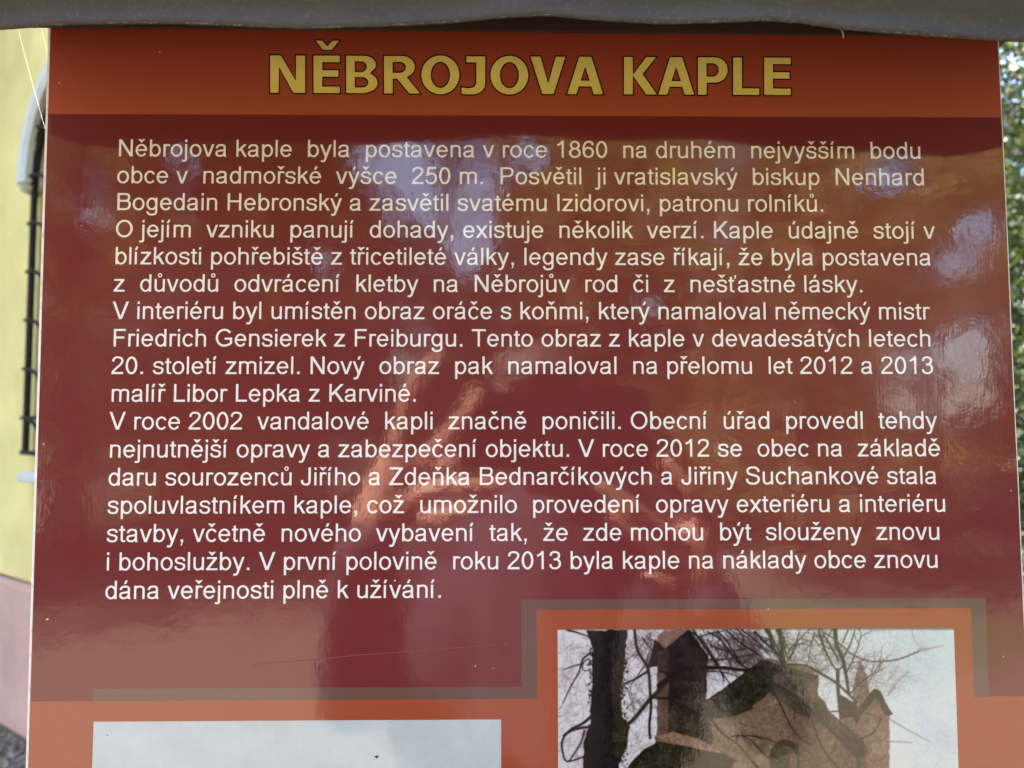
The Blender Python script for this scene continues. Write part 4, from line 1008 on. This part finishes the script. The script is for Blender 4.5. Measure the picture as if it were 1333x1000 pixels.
# joints: shoulder, elbow, wrist
ARM = {-1: [pl((PX - .19, PYY - .03, 1.36)), pl((PX - .28, PYY + .06, 1.15)), mp(478, 735, -.43)],
       1: [pl((PX + .19, PYY - .03, 1.36)), pl((PX + .33, PYY + .08, 1.13)), mp(925, 800, -.44)]}
for sx, (s0, e0, w0) in ARM.items():
    capsule(bm, pl((PX, PYY - .03, 1.37)), s0, .09, .058); chain(bm, [s0, e0, w0], [.055, .042, .027])
    hp = pl((PX + sx * .09, PYY - .02, .93)); kn = pl((PX + sx * .11, PYY + .02, .50)); an = pl((PX + sx * .12, PYY - .02, .09))
    chain(bm, [hp, kn, an], [.095, .06, .04])
# left hand: palm upright beside the phone's end, forefinger over the top, the others folded behind it
Yh = -.392
w0 = ARM[-1][2]
chain(bm, [w0, mp(498, 668, -.415), mp(520, 610, -.41)], [.026, .030, .027]); capsule(bm, mp(498, 668, -.41), mp(535, 655, -.405), .024, .022)
chain(bm, [mp(508, 640, -.405), mp(512, 590, -.395), mp(530, 530, -.388), mp(548, 490, -.385), mp(572, 462, -.388)], [.014, .0105, .0095, .0085, .007])   # forefinger
chain(bm, [mp(530, 625, -.405), mp(575, 575, -.390), mp(608, 535, -.378), mp(622, 512, -.377)], [.012, .009, .0085, .007])
chain(bm, [mp(525, 650, -.405), mp(570, 638, -.390), mp(610, 632, -.378), mp(655, 630, -.377)], [.013, .012, .0105, .0085])
chain(bm, [mp(520, 672, -.405), mp(560, 680, -.393), mp(600, 666, -.382), mp(648, 658, -.380)], [.012, .010, .009, .0075])
chain(bm, [mp(498, 660, -.42), mp(540, 620, -.43), mp(590, 600, -.425)], [.013, .011, .009])                                 # thumb, screen side
# right hand: lower, gripping the other end
w1 = ARM[1][2]
chain(bm, [w1, mp(905, 745, -.42), mp(890, 700, -.415)], [.026, .030, .026]); capsule(bm, mp(915, 735, -.415), mp(880, 735, -.41), .022, .020)
chain(bm, [mp(922, 720, -.405), mp(918, 680, -.390), mp(900, 640, -.378), mp(868, 600, -.377)], [.013, .0105, .0095, .008])
chain(bm, [mp(895, 715, -.402), mp(860, 690, -.388), mp(822, 662, -.378), mp(785, 632, -.377)], [.012, .0095, .0085, .007])
chain(bm, [mp(890, 735, -.402), mp(860, 725, -.390), mp(828, 695, -.382), mp(800, 668, -.380)], [.012, .0095, .0085, .007])
chain(bm, [mp(895, 752, -.405), mp(868, 760, -.393), mp(842, 748, -.388)], [.011, .009, .007])
chain(bm, [mp(900, 720, -.42), mp(870, 670, -.425), mp(850, 630, -.420)], [.013, .011, .009])
remesh('body', bm, .0042, m_skin, person)
for sx in (-1, 1):
    b2 = bmesh.new(); ellipsoid(b2, hd + Vector((sx * .032, .074, .018)), (.012, .010, .008)); bm_obj('eye', b2, m_eyew, person, smooth=True)
bm = bmesh.new(); ellipsoid(bm, hd + Vector((0, -.028, .055)), (.084, .092, .088)); ellipsoid(bm, hd + Vector((0, -.06, .0)), (.078, .055, .085)); ellipsoid(bm, hd + Vector((.0, .062, .078)), (.064, .038, .034))
remesh('hair', bm, .006, m_hair, person, 2)
bm = bmesh.new()
chain(bm, [pl((PX, PYY - .03, 1.35)), pl((PX, PYY - .03, 1.12)), pl((PX, PYY - .02, .90))], [.15, .18, .19])
for sx, (s0, e0, w0) in ARM.items():
    capsule(bm, pl((PX, PYY - .03, 1.35)), s0, .105, .072); chain(bm, [s0, e0, e0.lerp(w0, 1.08)], [.070, .058, .036])
    ellipsoid(bm, pl((PX + sx * .12, PYY - .02, 1.16)), (.14, .13, .22))
remesh('shirt', bm, .008, m_shirt, person, 3)
bm = bmesh.new()
for sx in (-1, 1):
    chain(bm, [pl((PX + sx * .085, PYY - .02, .92)), pl((PX + sx * .11, PYY + .02, .50)), pl((PX + sx * .12, PYY - .02, .10))], [.118, .082, .07])
remesh('trousers', bm, .01, m_trous, person, 3)
for sx in (-1, 1):
    bm = bmesh.new(); capsule(bm, pl((PX + sx * .12, PYY - .06, .045)), pl((PX + sx * .13, PYY + .14, .035)), .045, .035); bm_obj('shoe', bm, m_shoe, person, smooth=True)
# the phone: its lens is the camera's place, so the body stands just behind it
ph = empty('phone', (CAM[0], CAM[1] - .0035, CAM[2])); tag(ph, 'black phone held upright against the board by the person', 'phone')
bm = box_bm(-.040, .150, -.0080, .0, -.052, .036, .0035); bm_obj('phone_body', bm, m_phone, ph)
bm = box_bm(-.014, .022, .0002, .0022, -.036, .014, .001)
bm_obj('camera_bump', bm, m_phone, ph)
for (a, b) in ((0.008, -.004), (0.008, -.026)):
    bm = bmesh.new(); r_ = bmesh.ops.create_cone(bm, cap_ends=True, segments=24, radius1=.0065, radius2=.0065, depth=.0008)
    for v in bm.verts: v.co = Vector((v.co.x + a, v.co.z + .0028, v.co.y + b))
    bm_obj('lens', bm, m_lens, ph)
